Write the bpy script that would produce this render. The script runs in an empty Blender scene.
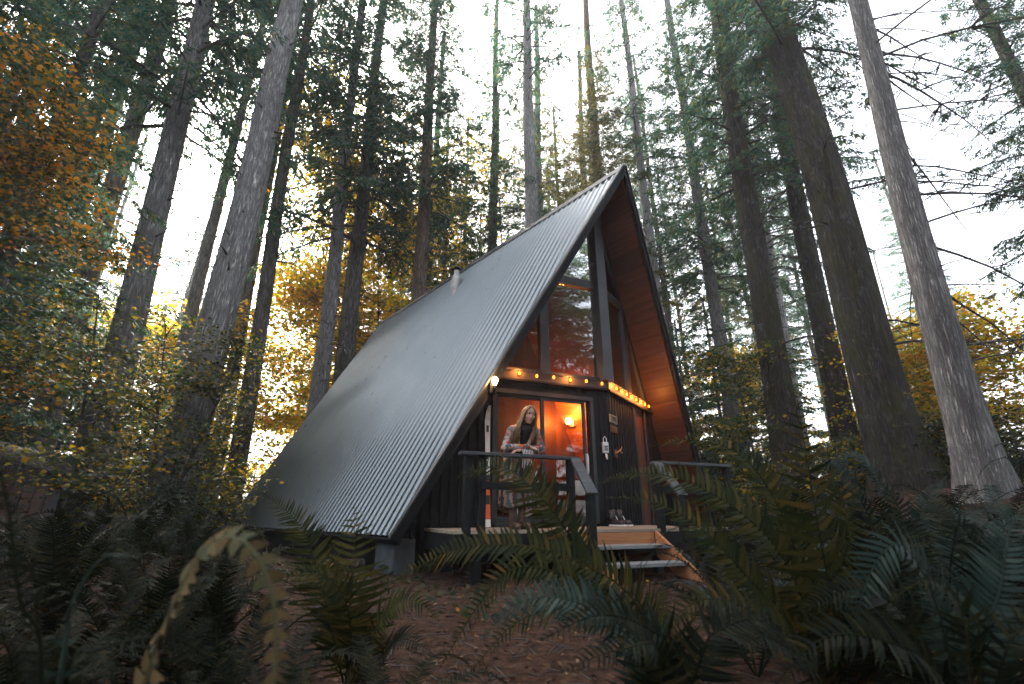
import bpy, math, random
import numpy as np
from mathutils import Vector, Matrix

random.seed(11)
RG = np.random.default_rng(11)
scene = bpy.context.scene
COL = scene.collection

# ------------------------------------------------------------------ camera model
FPX = 479.5
PITCH = math.radians(19.93)
CAMZ = 0.677
CP, SP = math.cos(PITCH), math.sin(PITCH)

def ray(px, py):
    u = (px - 512) / FPX
    v = (342 - py) / FPX
    return Vector((u, CP - SP * v, SP + CP * v))      # unit camera depth

def at(px, py, depth):
    p = ray(px, py) * depth
    p.z += CAMZ
    return p

def sstep(a, b, x):
    t = min(1.0, max(0.0, (x - a) / (b - a)))
    return t * t * (3 - 2 * t)

def gz(x, y):
    z = 1.15 * sstep(4.6, 8.2, x) * sstep(1.5, 8.0, y)
    z += 0.5 * sstep(4.0, 12.0, -x - 2.5) * sstep(6, 16, y)
    z += 1.0 * sstep(18, 60, y)
    z += 0.03 * math.sin(x * 1.7 + 0.6) * math.cos(y * 1.3) + 0.02 * math.sin(x * 4.1 + y * 2.3)
    return z

# ------------------------------------------------------------------ object helpers
def tag(o, label=None, cat=None, group=None, kind=None):
    if label: o['label'] = label
    if cat: o['category'] = cat
    if group: o['group'] = group
    if kind: o['kind'] = kind
    return o

def thing(name, label, cat, loc=(0, 0, 0), rot=(0, 0, 0), group=None):
    o = bpy.data.objects.new(name, None)
    COL.objects.link(o)
    o.empty_display_size = 0.2
    o.location = loc
    o.rotation_euler = rot
    return tag(o, label, cat, group)

def link_mesh(name, me, mat=None, parent=None, loc=None):
    o = bpy.data.objects.new(name, me)
    COL.objects.link(o)
    if mat is not None and not me.materials:
        me.materials.append(mat)
    if parent is not None: o.parent = parent
    if loc is not None: o.location = loc
    return o

def np_mesh(name, V, mat=None, smooth=False):
    """V: (N, k, 3) - N separate k-gons as one mesh datablock."""
    V = np.asarray(V, dtype=np.float32)
    n, k = V.shape[0], V.shape[1]
    me = bpy.data.meshes.new(name)
    me.vertices.add(n * k)
    me.vertices.foreach_set('co', V.reshape(-1))
    me.loops.add(n * k)
    me.loops.foreach_set('vertex_index', np.arange(n * k, dtype=np.int32))
    me.polygons.add(n)
    me.polygons.foreach_set('loop_start', np.arange(0, n * k, k, dtype=np.int32))
    if smooth:
        me.polygons.foreach_set('use_smooth', np.ones(n, dtype=bool))
    me.update(calc_edges=True)
    if mat: me.materials.append(mat)
    return me

class MB:
    def __init__(s, M=None):
        s.v = []; s.f = []; s.M = M
    def add(s, vs, fs, M=None):
        b = len(s.v)
        for p in vs:
            p = Vector(p)
            if M is not None: p = M @ p
            if s.M is not None: p = s.M @ p
            s.v.append(p[:])
        for f in fs: s.f.append([b + i for i in f])
    def box(s, x0, x1, y0, y1, z0, z1, M=None):
        vs = [(x0,y0,z0),(x1,y0,z0),(x1,y1,z0),(x0,y1,z0),(x0,y0,z1),(x1,y0,z1),(x1,y1,z1),(x0,y1,z1)]
        s.add(vs, [(0,3,2,1),(4,5,6,7),(0,1,5,4),(1,2,6,5),(2,3,7,6),(3,0,4,7)], M)
        return s
    def prism(s, poly, y0, y1, M=None):
        """poly in (x,z), extruded along y."""
        n = len(poly)
        vs = [(p[0], y0, p[1]) for p in poly] + [(p[0], y1, p[1]) for p in poly]
        fs = [list(range(n)), list(range(2*n-1, n-1, -1))]
        for i in range(n):
            j = (i + 1) % n
            fs.append((i, n + i, n + j, j))
        s.add(vs, fs, M); return s
    def beam(s, p, q, w, h, up=(0,0,1)):
        p, q = Vector(p), Vector(q)
        d = (q - p).normalized(); up = Vector(up)
        sd = d.cross(up).normalized(); u2 = sd.cross(d)
        vs = []
        for c in (p, q):
            for a, b in ((-1,-1),(1,-1),(1,1),(-1,1)):
                vs.append(c + sd * (a*w/2) + u2 * (b*h/2))
        s.add(vs, [(0,3,2,1),(4,5,6,7),(0,1,5,4),(1,2,6,5),(2,3,7,6),(3,0,4,7)])
        return s
    def tube(s, pts, rad, n=8, cap=True):
        pts = [Vector(p) for p in pts]
        if not hasattr(rad, '__len__'): rad = [rad] * len(pts)
        ref = Vector((0.31, 0.2, 0.93))
        vs = []; fs = []
        for i, p in enumerate(pts):
            d = (pts[min(i+1, len(pts)-1)] - pts[max(i-1, 0)]).normalized()
            a = d.cross(ref)
            if a.length < 1e-3: a = d.cross(Vector((1,0,0)))
            a.normalize(); b = d.cross(a)
            for k in range(n):
                t = 2*math.pi*k/n
                vs.append(p + (a*math.cos(t) + b*math.sin(t)) * rad[i])
        for i in range(len(pts)-1):
            for k in range(n):
                k2 = (k+1) % n
                fs.append((i*n+k, i*n+k2, (i+1)*n+k2, (i+1)*n+k))
        if cap:
            fs.append(list(range(n-1, -1, -1)))
            fs.append([(len(pts)-1)*n + k for k in range(n)])
        s.add(vs, fs); return s
    def lathe(s, prof, n=16, c=(0,0,0), M=None):
        c = Vector(c); vs = []; fs = []
        for r, z in prof:
            for k in range(n):
                t = 2*math.pi*k/n
                vs.append(c + Vector((r*math.cos(t), r*math.sin(t), z)))
        for i in range(len(prof)-1):
            for k in range(n):
                k2 = (k+1) % n
                fs.append((i*n+k, i*n+k2, (i+1)*n+k2, (i+1)*n+k))
        s.add(vs, fs, M); return s
    def ell(s, c, r, nu=14, nv=10, M=None):
        vs = []; fs = []
        c = Vector(c)
        for i in range(nv+1):
            ph = math.pi * i / nv
            for k in range(nu):
                t = 2*math.pi*k/nu
                vs.append(c + Vector((r[0]*math.sin(ph)*math.cos(t), r[1]*math.sin(ph)*math.sin(t), r[2]*math.cos(ph))))
        for i in range(nv):
            for k in range(nu):
                k2 = (k+1) % nu
                fs.append((i*nu+k, (i+1)*nu+k, (i+1)*nu+k2, i*nu+k2))
        s.add(vs, fs, M); return s
    def caps(s, p, q, r0, r1, n=10):
        p, q = Vector(p), Vector(q); d = (q-p).normalized()
        pts = [p - d*r0*0.98, p - d*r0*0.75, p - d*r0*0.4, p]
        rr = [r0*0.15, r0*0.66, r0*0.92, r0]
        pts += [q, q + d*r1*0.4, q + d*r1*0.75, q + d*r1*0.98]
        rr += [r1, r1*0.92, r1*0.66, r1*0.15]
        return s.tube(pts, rr, n)
    def build(s, name, mat, parent=None, smooth=False, bevel=0):
        me = bpy.data.meshes.new(name)
        me.from_pydata(s.v, [], s.f)
        if smooth: me.polygons.foreach_set('use_smooth', [True]*len(s.f))
        me.update()
        o = link_mesh(name, me, mat, parent)
        if bevel:
            m = o.modifiers.new('bevel', 'BEVEL'); m.width = bevel; m.segments = 2; m.limit_method = 'ANGLE'
        return o

# ------------------------------------------------------------------ materials
class NT:
    def __init__(s, name):
        s.m = bpy.data.materials.new(name); s.m.use_nodes = True
        s.t = s.m.node_tree; s.n = s.t.nodes; s.n.clear()
        s.out = s.n.new('ShaderNodeOutputMaterial')
    def new(s, t, **kw):
        nd = s.n.new(t)
        for k, v in kw.items():
            if hasattr(nd, k) and not k.startswith('i_'): setattr(nd, k, v)
        return nd
    def l(s, a, b): s.t.links.new(a, b)
    def coord(s, scale=(1,1,1), kind='Object', rot=(0,0,0)):
        tc = s.new('ShaderNodeTexCoord'); mp = s.new('ShaderNodeMapping')
        mp.inputs['Scale'].default_value = scale; mp.inputs['Rotation'].default_value = rot
        s.l(tc.outputs[kind], mp.inputs['Vector']); return mp.outputs[0]
    def noise(s, vec, scale, detail=4, rough=0.55, dist=0):
        nd = s.new('ShaderNodeTexNoise'); nd.inputs['Scale'].default_value = scale
        nd.inputs['Detail'].default_value = detail; nd.inputs['Roughness'].default_value = rough
        nd.inputs['Distortion'].default_value = dist
        if vec is not None: s.l(vec, nd.inputs['Vector'])
        return nd.outputs['Fac']
    def ramp(s, fac, stops, interp='LINEAR'):
        nd = s.new('ShaderNodeValToRGB'); cr = nd.color_ramp; cr.interpolation = interp
        while len(cr.elements) < len(stops): cr.elements.new(0.5)
        for e, (p, c) in zip(cr.elements, stops):
            e.position = p; e.color = (c[0], c[1], c[2], 1)
        s.l(fac, nd.inputs[0]); return nd.outputs[0]
    def mix(s, fac, a, b, bt='MIX'):
        nd = s.new('ShaderNodeMix'); nd.data_type = 'RGBA'; nd.blend_type = bt
        for sock, v in ((nd.inputs[0], fac), (nd.inputs[6], a), (nd.inputs[7], b)):
            if isinstance(v, (int, float)): sock.default_value = v
            elif isinstance(v, tuple): sock.default_value = (v[0], v[1], v[2], 1)
            else: s.l(v, sock)
        return nd.outputs[2]
    def math(s, op, a, b=0.0):
        nd = s.new('ShaderNodeMath'); nd.operation = op
        for i, v in enumerate((a, b)):
            if isinstance(v, (int, float)): nd.inputs[i].default_value = v
            else: s.l(v, nd.inputs[i])
        return nd.outputs[0]
    def bump(s, h, strength=0.4, dist=0.02):
        nd = s.new('ShaderNodeBump'); nd.inputs['Strength'].default_value = strength
        nd.inputs['Distance'].default_value = dist; s.l(h, nd.inputs['Height']); return nd.outputs[0]
    def principled(s, col, rough=0.6, metal=0, normal=None, spec=0.5):
        b = s.new('ShaderNodeBsdfPrincipled')
        for k, v in (('Base Color', col), ('Roughness', rough), ('Metallic', metal)):
            if isinstance(v, (int, float)): b.inputs[k].default_value = v
            elif isinstance(v, tuple): b.inputs[k].default_value = (v[0], v[1], v[2], 1)
            else: s.l(v, b.inputs[k])
        b.inputs['Specular IOR Level'].default_value = spec
        if normal is not None: s.l(normal, b.inputs['Normal'])
        s.l(b.outputs[0], s.out.inputs[0]); return b

def m_plain(name, col, rough=0.6, metal=0, var=0.25, sc=6, bump=0.1, spec=0.5):
    t = NT(name); c = t.coord(); n = t.noise(c, sc, 5)
    k = t.ramp(n, [(0.3, tuple(x*(1-var) for x in col)), (0.7, tuple(x*(1+var) for x in col))])
    n2 = t.noise(c, sc*8, 3)
    t.principled(k, rough, metal, t.bump(n2, bump, 0.01), spec); return t.m

def m_wood(name, cols, axis='X', plank=0.14, plank_axis=None, rough=0.6, gloss=0.4):
    """grain runs along axis; boards stacked along plank_axis (object coords)."""
    t = NT(name)
    st = {'X': (0.6, 9, 9), 'Y': (9, 0.6, 9), 'Z': (9, 9, 0.6)}[axis]
    c = t.coord(st); g = t.noise(c, 3.0, 6, 0.6, 0.6)
    k = t.ramp(g, [(0.25, cols[0]), (0.55, cols[1]), (0.8, cols[2])])
    h = g
    if plank_axis:
        tc = t.new('ShaderNodeTexCoord'); sx = t.new('ShaderNodeSeparateXYZ'); t.l(tc.outputs['Object'], sx.inputs[0])
        q = t.math('DIVIDE', sx.outputs[plank_axis], plank)
        fr = t.math('FRACT', q); fl = t.math('FLOOR', q)
        wn = t.new('ShaderNodeTexWhiteNoise'); wn.noise_dimensions = '1D'; t.l(fl, wn.inputs['W'])
        v = t.ramp(wn.outputs['Value'], [(0, (0.55,)*3), (1, (1.25,)*3)])
        k = t.mix(1.0, k, v, 'MULTIPLY')
        gap = t.math('COMPARE', fr, 0.0); 
        gp = t.ramp(fr, [(0.0, (0,)*3), (0.045, (1,)*3)])
        k = t.mix(1.0, k, t.ramp(fr, [(0.0, (0.15,)*3), (0.05, (1,)*3)]), 'MULTIPLY')
        h = t.math('ADD', t.math('MULTIPLY', g, 0.3), gp)
    t.principled(k, rough, 0, t.bump(h, 0.5, 0.008), gloss); return t.m

def m_emit(name, col, strength):
    t = NT(name); e = t.new('ShaderNodeEmission'); e.inputs[0].default_value = (*col, 1); e.inputs[1].default_value = strength
    t.l(e.outputs[0], t.out.inputs[0]); return t.m

def m_leaf(name, stops, trans=0.45, rough=0.5, spec=0.25):
    t = NT(name)
    g = t.new('ShaderNodeNewGeometry')
    k = t.ramp(g.outputs['Random Per Island'], stops)
    oi = t.new('ShaderNodeObjectInfo')
    k = t.mix(1.0, k, t.ramp(oi.outputs['Random'], [(0, (0.8,)*3), (1, (1.15,)*3)]), 'MULTIPLY')
    p = t.principled(k, rough, 0, None, spec)
    tr = t.new('ShaderNodeBsdfTranslucent'); t.l(k, tr.inputs[0])
    mx = t.new('ShaderNodeMixShader'); mx.inputs[0].default_value = trans
    t.l(p.outputs[0], mx.inputs[1]); t.l(tr.outputs[0], mx.inputs[2]); t.l(mx.outputs[0], t.out.inputs[0])
    return t.m

def m_bark(name, a, b, moss=0.0):
    t = NT(name)
    c = t.coord((1, 1, 0.075)); oi = t.new('ShaderNodeObjectInfo')
    v = t.new('ShaderNodeTexVoronoi'); v.feature = 'DISTANCE_TO_EDGE'; v.inputs['Scale'].default_value = 24
    n0 = t.noise(c, 11, 6, 0.7, 1.2)
    ad = t.new('ShaderNodeVectorMath'); ad.operation = 'ADD'
    sc = t.new('ShaderNodeVectorMath'); sc.operation = 'SCALE'; sc.inputs['Scale'].default_value = 0.32
    cmb = t.new('ShaderNodeCombineXYZ'); t.l(n0, cmb.inputs[0]); t.l(n0, cmb.inputs[1])
    t.l(cmb.outputs[0], sc.inputs[0]); t.l(c, ad.inputs[0]); t.l(sc.outputs[0], ad.inputs[1]); t.l(ad.outputs[0], v.inputs['Vector'])
    fis = t.ramp(v.outputs['Distance'], [(0.0, (0,)*3), (0.30, (1,)*3)])
    k = t.ramp(n0, [(0.3, a), (0.7, b)])
    k = t.mix(1.0, k, t.ramp(fis, [(0, (0.40,)*3), (1, (1.2,)*3)]), 'MULTIPLY')
    c2 = t.coord((1, 1, 0.5))
    big = t.noise(c2, 1.1, 4, 0.6)
    k = t.mix(1.0, k, t.ramp(big, [(0.3, (0.75,)*3), (0.7, (1.2,)*3)]), 'MULTIPLY')
    lich = t.noise(c2, 5, 5, 0.7)
    k = t.mix(t.ramp(lich, [(0.58, (0,)*3), (0.7, (0.45,)*3)]), k, (0.26, 0.28, 0.25))
    if moss:
        ms = t.noise(c2, 2.3, 4, 0.6)
        k = t.mix(t.ramp(ms, [(0.45, (0,)*3), (0.62, (moss,)*3)]), k, (0.06, 0.065, 0.012))
    k = t.mix(1.0, k, t.ramp(oi.outputs['Random'], [(0, (0.95,)*3), (1, (1.2,)*3)]), 'MULTIPLY')
    h = t.math('ADD', t.math('MULTIPLY', n0, 0.5), fis)
    t.principled(k, 0.9, 0, t.bump(h, 1.0, 0.06), 0.2); return t.m

def m_glass(name, tint=(0.9, 0.92, 0.9)):
    t = NT(name)
    fr = t.new('ShaderNodeFresnel'); fr.inputs[0].default_value = 1.5
    f2 = t.math('MULTIPLY', fr.outputs[0], 1.7)
    f3 = t.math('MINIMUM', f2, 1.0)
    tr = t.new('ShaderNodeBsdfTransparent'); tr.inputs[0].default_value = (*tint, 1)
    gl = t.new('ShaderNodeBsdfGlossy'); gl.inputs['Roughness'].default_value = 0.015
    mx = t.new('ShaderNodeMixShader'); t.l(f3, mx.inputs[0]); t.l(tr.outputs[0], mx.inputs[1]); t.l(gl.outputs[0], mx.inputs[2])
    t.l(mx.outputs[0], t.out.inputs[0]); return t.m

def m_ground():
    t = NT('forest_floor')
    c = t.coord()
    n1 = t.noise(c, 0.55, 6, 0.6); n2 = t.noise(c, 14, 8, 0.7); n3 = t.noise(c, 60, 6, 0.7)
    k = t.ramp(n2, [(0.3, (0.014, 0.0078, 0.005)), (0.42, (0.046, 0.024, 0.015)), (0.6, (0.10, 0.053, 0.033)), (0.8, (0.22, 0.135, 0.085))])
    k = t.mix(1.0, k, t.ramp(n1, [(0.3, (0.65, 0.62, 0.6)), (0.7, (1.15, 1.1, 1.05))]), 'MULTIPLY')
    k = t.mix(1.0, k, t.ramp(n3, [(0.3, (0.45,)*3), (0.7, (1.35,)*3)]), 'MULTIPLY')
    gm = t.noise(c, 0.35, 5, 0.65)
    k = t.mix(t.ramp(gm, [(0.55, (0,)*3), (0.68, (0.7,)*3)]), k, (0.03, 0.04, 0.012))
    h = t.math('ADD', n2, t.math('MULTIPLY', n3, 0.6))
    t.principled(k, 0.95, 0, t.bump(h, 1.0, 0.05), 0.15); return t.m

def m_roof():
    t = NT('painted_metal_roofing')
    c = t.coord(); n = t.noise(c, 1.3, 6, 0.65); n2 = t.noise(t.coord((1, 8, 1)), 3.0, 5, 0.6)
    k = t.ramp(n, [(0.3, (0.145, 0.164, 0.172)), (0.7, (0.17, 0.19, 0.198))])
    k = t.mix(t.ramp(t.noise(c, 9, 6, 0.75), [(0.64, (0,)*3), (0.72, (0.5,)*3)]), k, (0.12, 0.125, 0.10))
    r = t.math('ADD', t.math('MULTIPLY', n2, 0.06), 0.255)
    t.principled(k, r, 0.85, t.bump(t.noise(c, 40, 4), 0.04, 0.004), 0.6); return t.m

M = {}
M['ground'] = m_ground()
M['roof'] = m_roof()
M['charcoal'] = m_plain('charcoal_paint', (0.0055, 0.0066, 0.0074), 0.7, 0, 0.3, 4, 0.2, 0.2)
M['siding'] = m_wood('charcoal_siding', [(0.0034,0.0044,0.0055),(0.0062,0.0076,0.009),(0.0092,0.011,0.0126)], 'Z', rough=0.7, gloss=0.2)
M['trim'] = m_wood('grey_trim', [(0.02,0.019,0.018),(0.03,0.029,0.028),(0.042,0.04,0.039)], 'X', rough=0.6)
M['frame'] = m_plain('window_frame_paint', (0.014, 0.017, 0.019), 0.5, 0, 0.2, 5, 0.1)
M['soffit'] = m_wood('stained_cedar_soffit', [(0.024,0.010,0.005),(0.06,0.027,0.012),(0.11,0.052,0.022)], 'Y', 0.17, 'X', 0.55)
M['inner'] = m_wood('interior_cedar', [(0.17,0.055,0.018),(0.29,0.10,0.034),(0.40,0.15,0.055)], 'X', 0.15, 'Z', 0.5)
M['panel'] = m_wood('brown_wood_panel', [(0.06,0.022,0.010),(0.13,0.048,0.02),(0.2,0.08,0.035)], 'Z', 0.15, 'X', 0.55)
M['dark_panel'] = m_wood('dark_red_brown_panel', [(0.035,0.012,0.006),(0.07,0.024,0.010),(0.10,0.04,0.016)], 'Z', 0.15, 'X', 0.55)
M['cedar'] = m_wood('fresh_cedar', [(0.22,0.085,0.03),(0.36,0.15,0.06),(0.46,0.22,0.10)], 'X', rough=0.65)
M['deck'] = m_wood('weathered_decking', [(0.15,0.12,0.085),(0.26,0.215,0.16),(0.36,0.31,0.24)], 'X', rough=0.75)
M['tread'] = m_wood('grey_tread', [(0.10,0.105,0.10),(0.18,0.19,0.185),(0.26,0.27,0.26)], 'X', rough=0.7)
M['rail'] = m_wood('grey_rail_cap', [(0.024,0.027,0.030),(0.042,0.046,0.05),(0.066,0.071,0.075)], 'X', rough=0.6)
M['concrete'] = m_plain('old_concrete', (0.05, 0.06, 0.064), 0.9, 0, 0.35, 7, 0.5)
M['glass'] = m_glass('window_glass')
M['flue'] = m_plain('weathered_flue', (0.36, 0.35, 0.34), 0.6, 0.3, 0.25, 7, 0.1)
M['metal'] = m_plain('galvanised_metal', (0.55, 0.56, 0.57), 0.45, 0.6, 0.15, 5, 0.1)
M['white'] = m_plain('white_paint', (0.7, 0.68, 0.64), 0.6, 0, 0.1, 5, 0.1)
M['black'] = m_plain('black_rubber', (0.012, 0.012, 0.013), 0.5, 0, 0.2, 8, 0.1)
M['red'] = m_plain('orange_red_paint', (0.6, 0.10, 0.03), 0.5, 0, 0.15, 6, 0.1)
M['bulb'] = m_emit('string_bulb_glow', (1.0, 0.145, 0.010), 2.4)
M['porch_bulb'] = m_emit('porch_bulb_glow', (1.0, 0.50, 0.18), 16)
M['sconce'] = m_emit('sconce_glow', (1.0, 0.36, 0.06), 5)
M['bark'] = m_bark('fir_bark', (0.27, 0.255, 0.245), (0.50, 0.48, 0.465))
M['bark_brown'] = m_bark('brown_fir_bark', (0.18, 0.13, 0.095), (0.36, 0.26, 0.195), 0.3)
M['bark_light'] = m_bark('pale_fir_bark', (0.44, 0.425, 0.41), (0.66, 0.64, 0.62))
M['bark_dark'] = m_bark('dark_mossy_bark', (0.13, 0.115, 0.105), (0.29, 0.265, 0.245), 0.7)
M['bark_furrowed'] = m_bark('furrowed_dark_bark', (0.05, 0.042, 0.036), (0.135, 0.115, 0.10), 0.6)
M['twig'] = m_plain('dead_branch_bark', (0.05, 0.042, 0.036), 0.9, 0, 0.3, 10, 0.3)
M['needles'] = m_leaf('fir_needles', [(0, (0.026,0.088,0.062)), (0.5, (0.046,0.125,0.082)), (0.8, (0.085,0.15,0.06)), (1, (0.22,0.19,0.035))], 0.5)
M['needles_olive'] = m_leaf('olive_needles', [(0, (0.06,0.09,0.03)), (0.6, (0.13,0.13,0.03)), (1, (0.34,0.22,0.04))], 0.5)
M['leaf_orange'] = m_leaf('orange_maple_leaves', [(0, (0.025,0.045,0.014)), (0.35, (0.06,0.075,0.016)), (0.6, (0.30,0.19,0.016)), (0.85, (0.62,0.27,0.018)), (1, (0.55,0.15,0.015))], 0.55)
M['leaf_yellow'] = m_leaf('yellow_maple_leaves', [(0, (0.14,0.20,0.02)), (0.35, (0.42,0.38,0.02)), (0.75, (0.85,0.55,0.02)), (1, (0.9,0.36,0.015))], 0.75)
M['leaf_olive'] = m_leaf('olive_maple_leaves', [(0, (0.018,0.045,0.018)), (0.5, (0.05,0.085,0.018)), (0.75, (0.22,0.20,0.018)), (1, (0.65,0.36,0.018))], 0.55)
M['leaf_green'] = m_leaf('green_shrub_leaves', [(0, (0.014,0.024,0.014)), (0.6, (0.026,0.042,0.02)), (1, (0.06,0.06,0.018))], 0.4, 0.6, 0.12)
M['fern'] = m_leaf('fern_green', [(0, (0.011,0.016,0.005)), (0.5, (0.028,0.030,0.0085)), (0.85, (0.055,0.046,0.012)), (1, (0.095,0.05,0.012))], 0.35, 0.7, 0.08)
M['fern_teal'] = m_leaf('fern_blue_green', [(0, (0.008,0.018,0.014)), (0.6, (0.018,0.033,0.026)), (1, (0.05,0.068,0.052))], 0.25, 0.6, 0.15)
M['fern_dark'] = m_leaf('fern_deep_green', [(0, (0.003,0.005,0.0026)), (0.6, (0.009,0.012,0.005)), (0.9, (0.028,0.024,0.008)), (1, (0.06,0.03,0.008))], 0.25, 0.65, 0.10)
M['fern_tan'] = m_leaf('fern_dry_tan', [(0, (0.05,0.036,0.016)), (0.5, (0.13,0.09,0.04)), (1, (0.05,0.07,0.042))], 0.3, 0.7, 0.1)
M['fallen'] = m_leaf('fallen_leaf_litter', [(0, (0.05,0.026,0.012)), (0.6, (0.13,0.06,0.02)), (0.9, (0.32,0.14,0.025)), (1, (0.3,0.24,0.14))], 0.15, 0.7, 0.1)

# ------------------------------------------------------------------ world, sun, camera
w = bpy.data.worlds.new('World'); scene.world = w; w.use_nodes = True
wt = w.node_tree; wt.nodes.clear()
wo = wt.nodes.new('ShaderNodeOutputWorld'); bg = wt.nodes.new('ShaderNodeBackground')
sky = wt.nodes.new('ShaderNodeTexSky'); sky.sky_type = 'NISHITA'; sky.sun_disc = False
SUN_EL, SUN_AZ = math.radians(44), math.radians(-32)       # azimuth measured from +Y towards +X
sky.sun_elevation = SUN_EL; sky.sun_rotation = SUN_AZ
sky.air_density = 1.0; sky.dust_density = 6.0; sky.ozone_density = 1.0
hs = wt.nodes.new('ShaderNodeHueSaturation'); hs.inputs['Saturation'].default_value = 0.40
wt.links.new(sky.outputs[0], hs.inputs['Color']); wt.links.new(hs.outputs[0], bg.inputs[0])
bg.inputs[1].default_value = 0.15
wt.links.new(bg.outputs[0], wo.inputs[0])
sl = bpy.data.lights.new('sun', 'SUN'); sl.energy = 1.5; sl.angle = math.radians(18); sl.color = (1.0, 0.93, 0.84)
so = bpy.data.objects.new('sun', sl); COL.objects.link(so)
sd = Vector((math.sin(SUN_AZ)*math.cos(SUN_EL), math.cos(SUN_AZ)*math.cos(SUN_EL), math.sin(SUN_EL)))
so.rotation_euler = sd.to_track_quat('Z', 'Y').to_euler(); so.location = sd * 40

cam = bpy.data.cameras.new('camera'); co = bpy.data.objects.new('camera', cam); COL.objects.link(co)
co.location = (0, 0, CAMZ); co.rotation_euler = (math.pi/2 + PITCH, 0, 0)
cam.sensor_width = 36; cam.lens = FPX / 1024 * 36; cam.clip_start = 0.02; cam.clip_end = 2000
cam.dof.use_dof = True; cam.dof.focus_distance = 6.6; cam.dof.aperture_fstop = 2.8
scene.camera = co
scene.view_settings.view_transform = 'Standard'; scene.view_settings.look = 'None'
scene.view_settings.exposure = 2.8; scene.view_settings.gamma = 1.0
cy = scene.cycles
cy.use_denoising = True; cy.max_bounces = 7; cy.diffuse_bounces = 3; cy.glossy_bounces = 3
cy.transmission_bounces = 4; cy.transparent_max_bounces = 8
cy.caustics_reflective = False; cy.caustics_refractive = False; cy.sample_clamp_indirect = 4.0
cy.use_adaptive_sampling = True; cy.adaptive_threshold = 0.02

# ------------------------------------------------------------------ ground
def build_ground():
    xs = np.concatenate([np.array([-200, -140, -90, -60]), np.linspace(-45, 45, 181), np.array([60, 90, 140, 200])])
    ys = np.concatenate([np.array([-200, -140, -90, -60, -40, -25, -15, -10]), np.linspace(-6, 40, 185), np.array([50, 70, 100, 140, 200])])
    vs = []; fs = []
    for y in ys:
        for x in xs:
            j = 0.0
            if abs(x) < 12 and -2 < y < 16:
                j = random.uniform(-0.012, 0.012)
            vs.append((x, y, gz(x, y) + j))
    nx = len(xs)
    for j in range(len(ys)-1):
        for i in range(nx-1):
            a = j*nx+i; fs.append((a, a+1, a+nx+1, a+nx))
    me = bpy.data.meshes.new('ground'); me.from_pydata(vs, [], fs)
    me.polygons.foreach_set('use_smooth', [True]*len(fs)); me.update()
    o = link_mesh('ground', me, M['ground']); o['kind'] = 'structure'
build_ground()
hz = MB(); hz.box(-204, 204, -204, 204, -2.2, 47)
ho = hz.build('haze', None); ho['kind'] = 'stuff'; ho.display_type = 'WIRE'
tag(ho, 'pale morning haze hanging between the tall trees', 'haze')
t_ = NT('pale_haze'); v_ = t_.new('ShaderNodeVolumePrincipled'); v_.inputs['Color'].default_value = (0.93, 0.95, 1.0, 1)
v_.inputs['Density'].default_value = 0.0017; v_.inputs['Anisotropy'].default_value = 0.2; t_.l(v_.outputs[0], t_.out.inputs['Volume'])
ho.data.materials.append(t_.m)
# ------------------------------------------------------------------ A-frame cabin
CANG = math.radians(40.03)
RT = Vector((math.cos(CANG), math.sin(CANG), 0)); AX = Vector((-math.sin(CANG), math.cos(CANG), 0))
CO = Vector((-1.379, 6.0, 0)) + RT * 3.647
MC = Matrix.Translation(CO) @ Matrix.Rotation(CANG, 4, 'Z'); MCI = MC.inverted()
WH, EZ, RZ, YB, SL = 3.647, 0.45, 6.97, 9.077, 1.788
def yfront(x): return -1.127 + 0.309 * abs(x)
TI = 0.09                                   # roof build-up, measured horizontally
def xin(z): return (RZ - z) / SL - TI
def cray(px, py):
    o = MCI @ Vector((0, 0, CAMZ)); d = (MCI.to_3x3() @ ray(px, py)); return o, d
def hit_slope(px, py, side, off=0.0):
    """where a sight line meets the roof slope (side -1 left, +1 right); off = horizontal inset"""
    o, d = cray(px, py); n = Vector((SL*side, 0, 1)); c = RZ - SL*off
    t = (c - n.dot(o)) / n.dot(d); return o + d*t

cabin = thing('a_frame_cabin', 'black A-frame cabin with ribbed metal roof, prow glass front and warm lit rooms', 'cabin', CO, (0, 0, CANG))

def roof_sheet(side):
    pitch = 0.150; ns = 10
    ny = int((YB + 1.127) / (pitch/ns))
    rows = 7
    V = np.zeros((ny+1, rows+1, 3))
    nrm = np.array([SL*side, 0, 1.0]); nrm /= np.linalg.norm(nrm)
    for i in range(ny+1):
        y = -1.127 + (YB + 1.127) * i / ny
        xm = min(WH, max(0.02, (y + 1.127) / 0.309))
        ph = (i % ns) / ns
        h = 0.034 * (0.5 + 0.5*math.cos(2*math.pi*ph)) ** 2.4
        for j in range(rows+1):
            x = xm * j / rows
            V[i, j] = np.array([side*x, y, RZ - SL*x]) + nrm * (h + 0.012)
    vs = V.reshape(-1, 3).tolist(); fs = []
    R = rows + 1
    for i in range(ny):
        for j in range(rows):
            f = (i*R+j, (i+1)*R+j, (i+1)*R+j+1, i*R+j+1)
            fs.append(f if side < 0 else f[::-1])
    me = bpy.data.meshes.new('roof_sheet'); me.from_pydata(vs, [], fs)
    me.polygons.foreach_set('use_smooth', [True]*len(fs)); me.update()
    return link_mesh('metal_roof', me, M['roof'], cabin)

def slope_pt(side, x, y, off):
    """point on slope at horizontal distance x from the ridge, sunk off metres below the roof plane"""
    n = Vector((SL*side, 0, 1)).normalized()
    return Vector((side*x, y, RZ - SL*x)) - n*off

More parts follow.
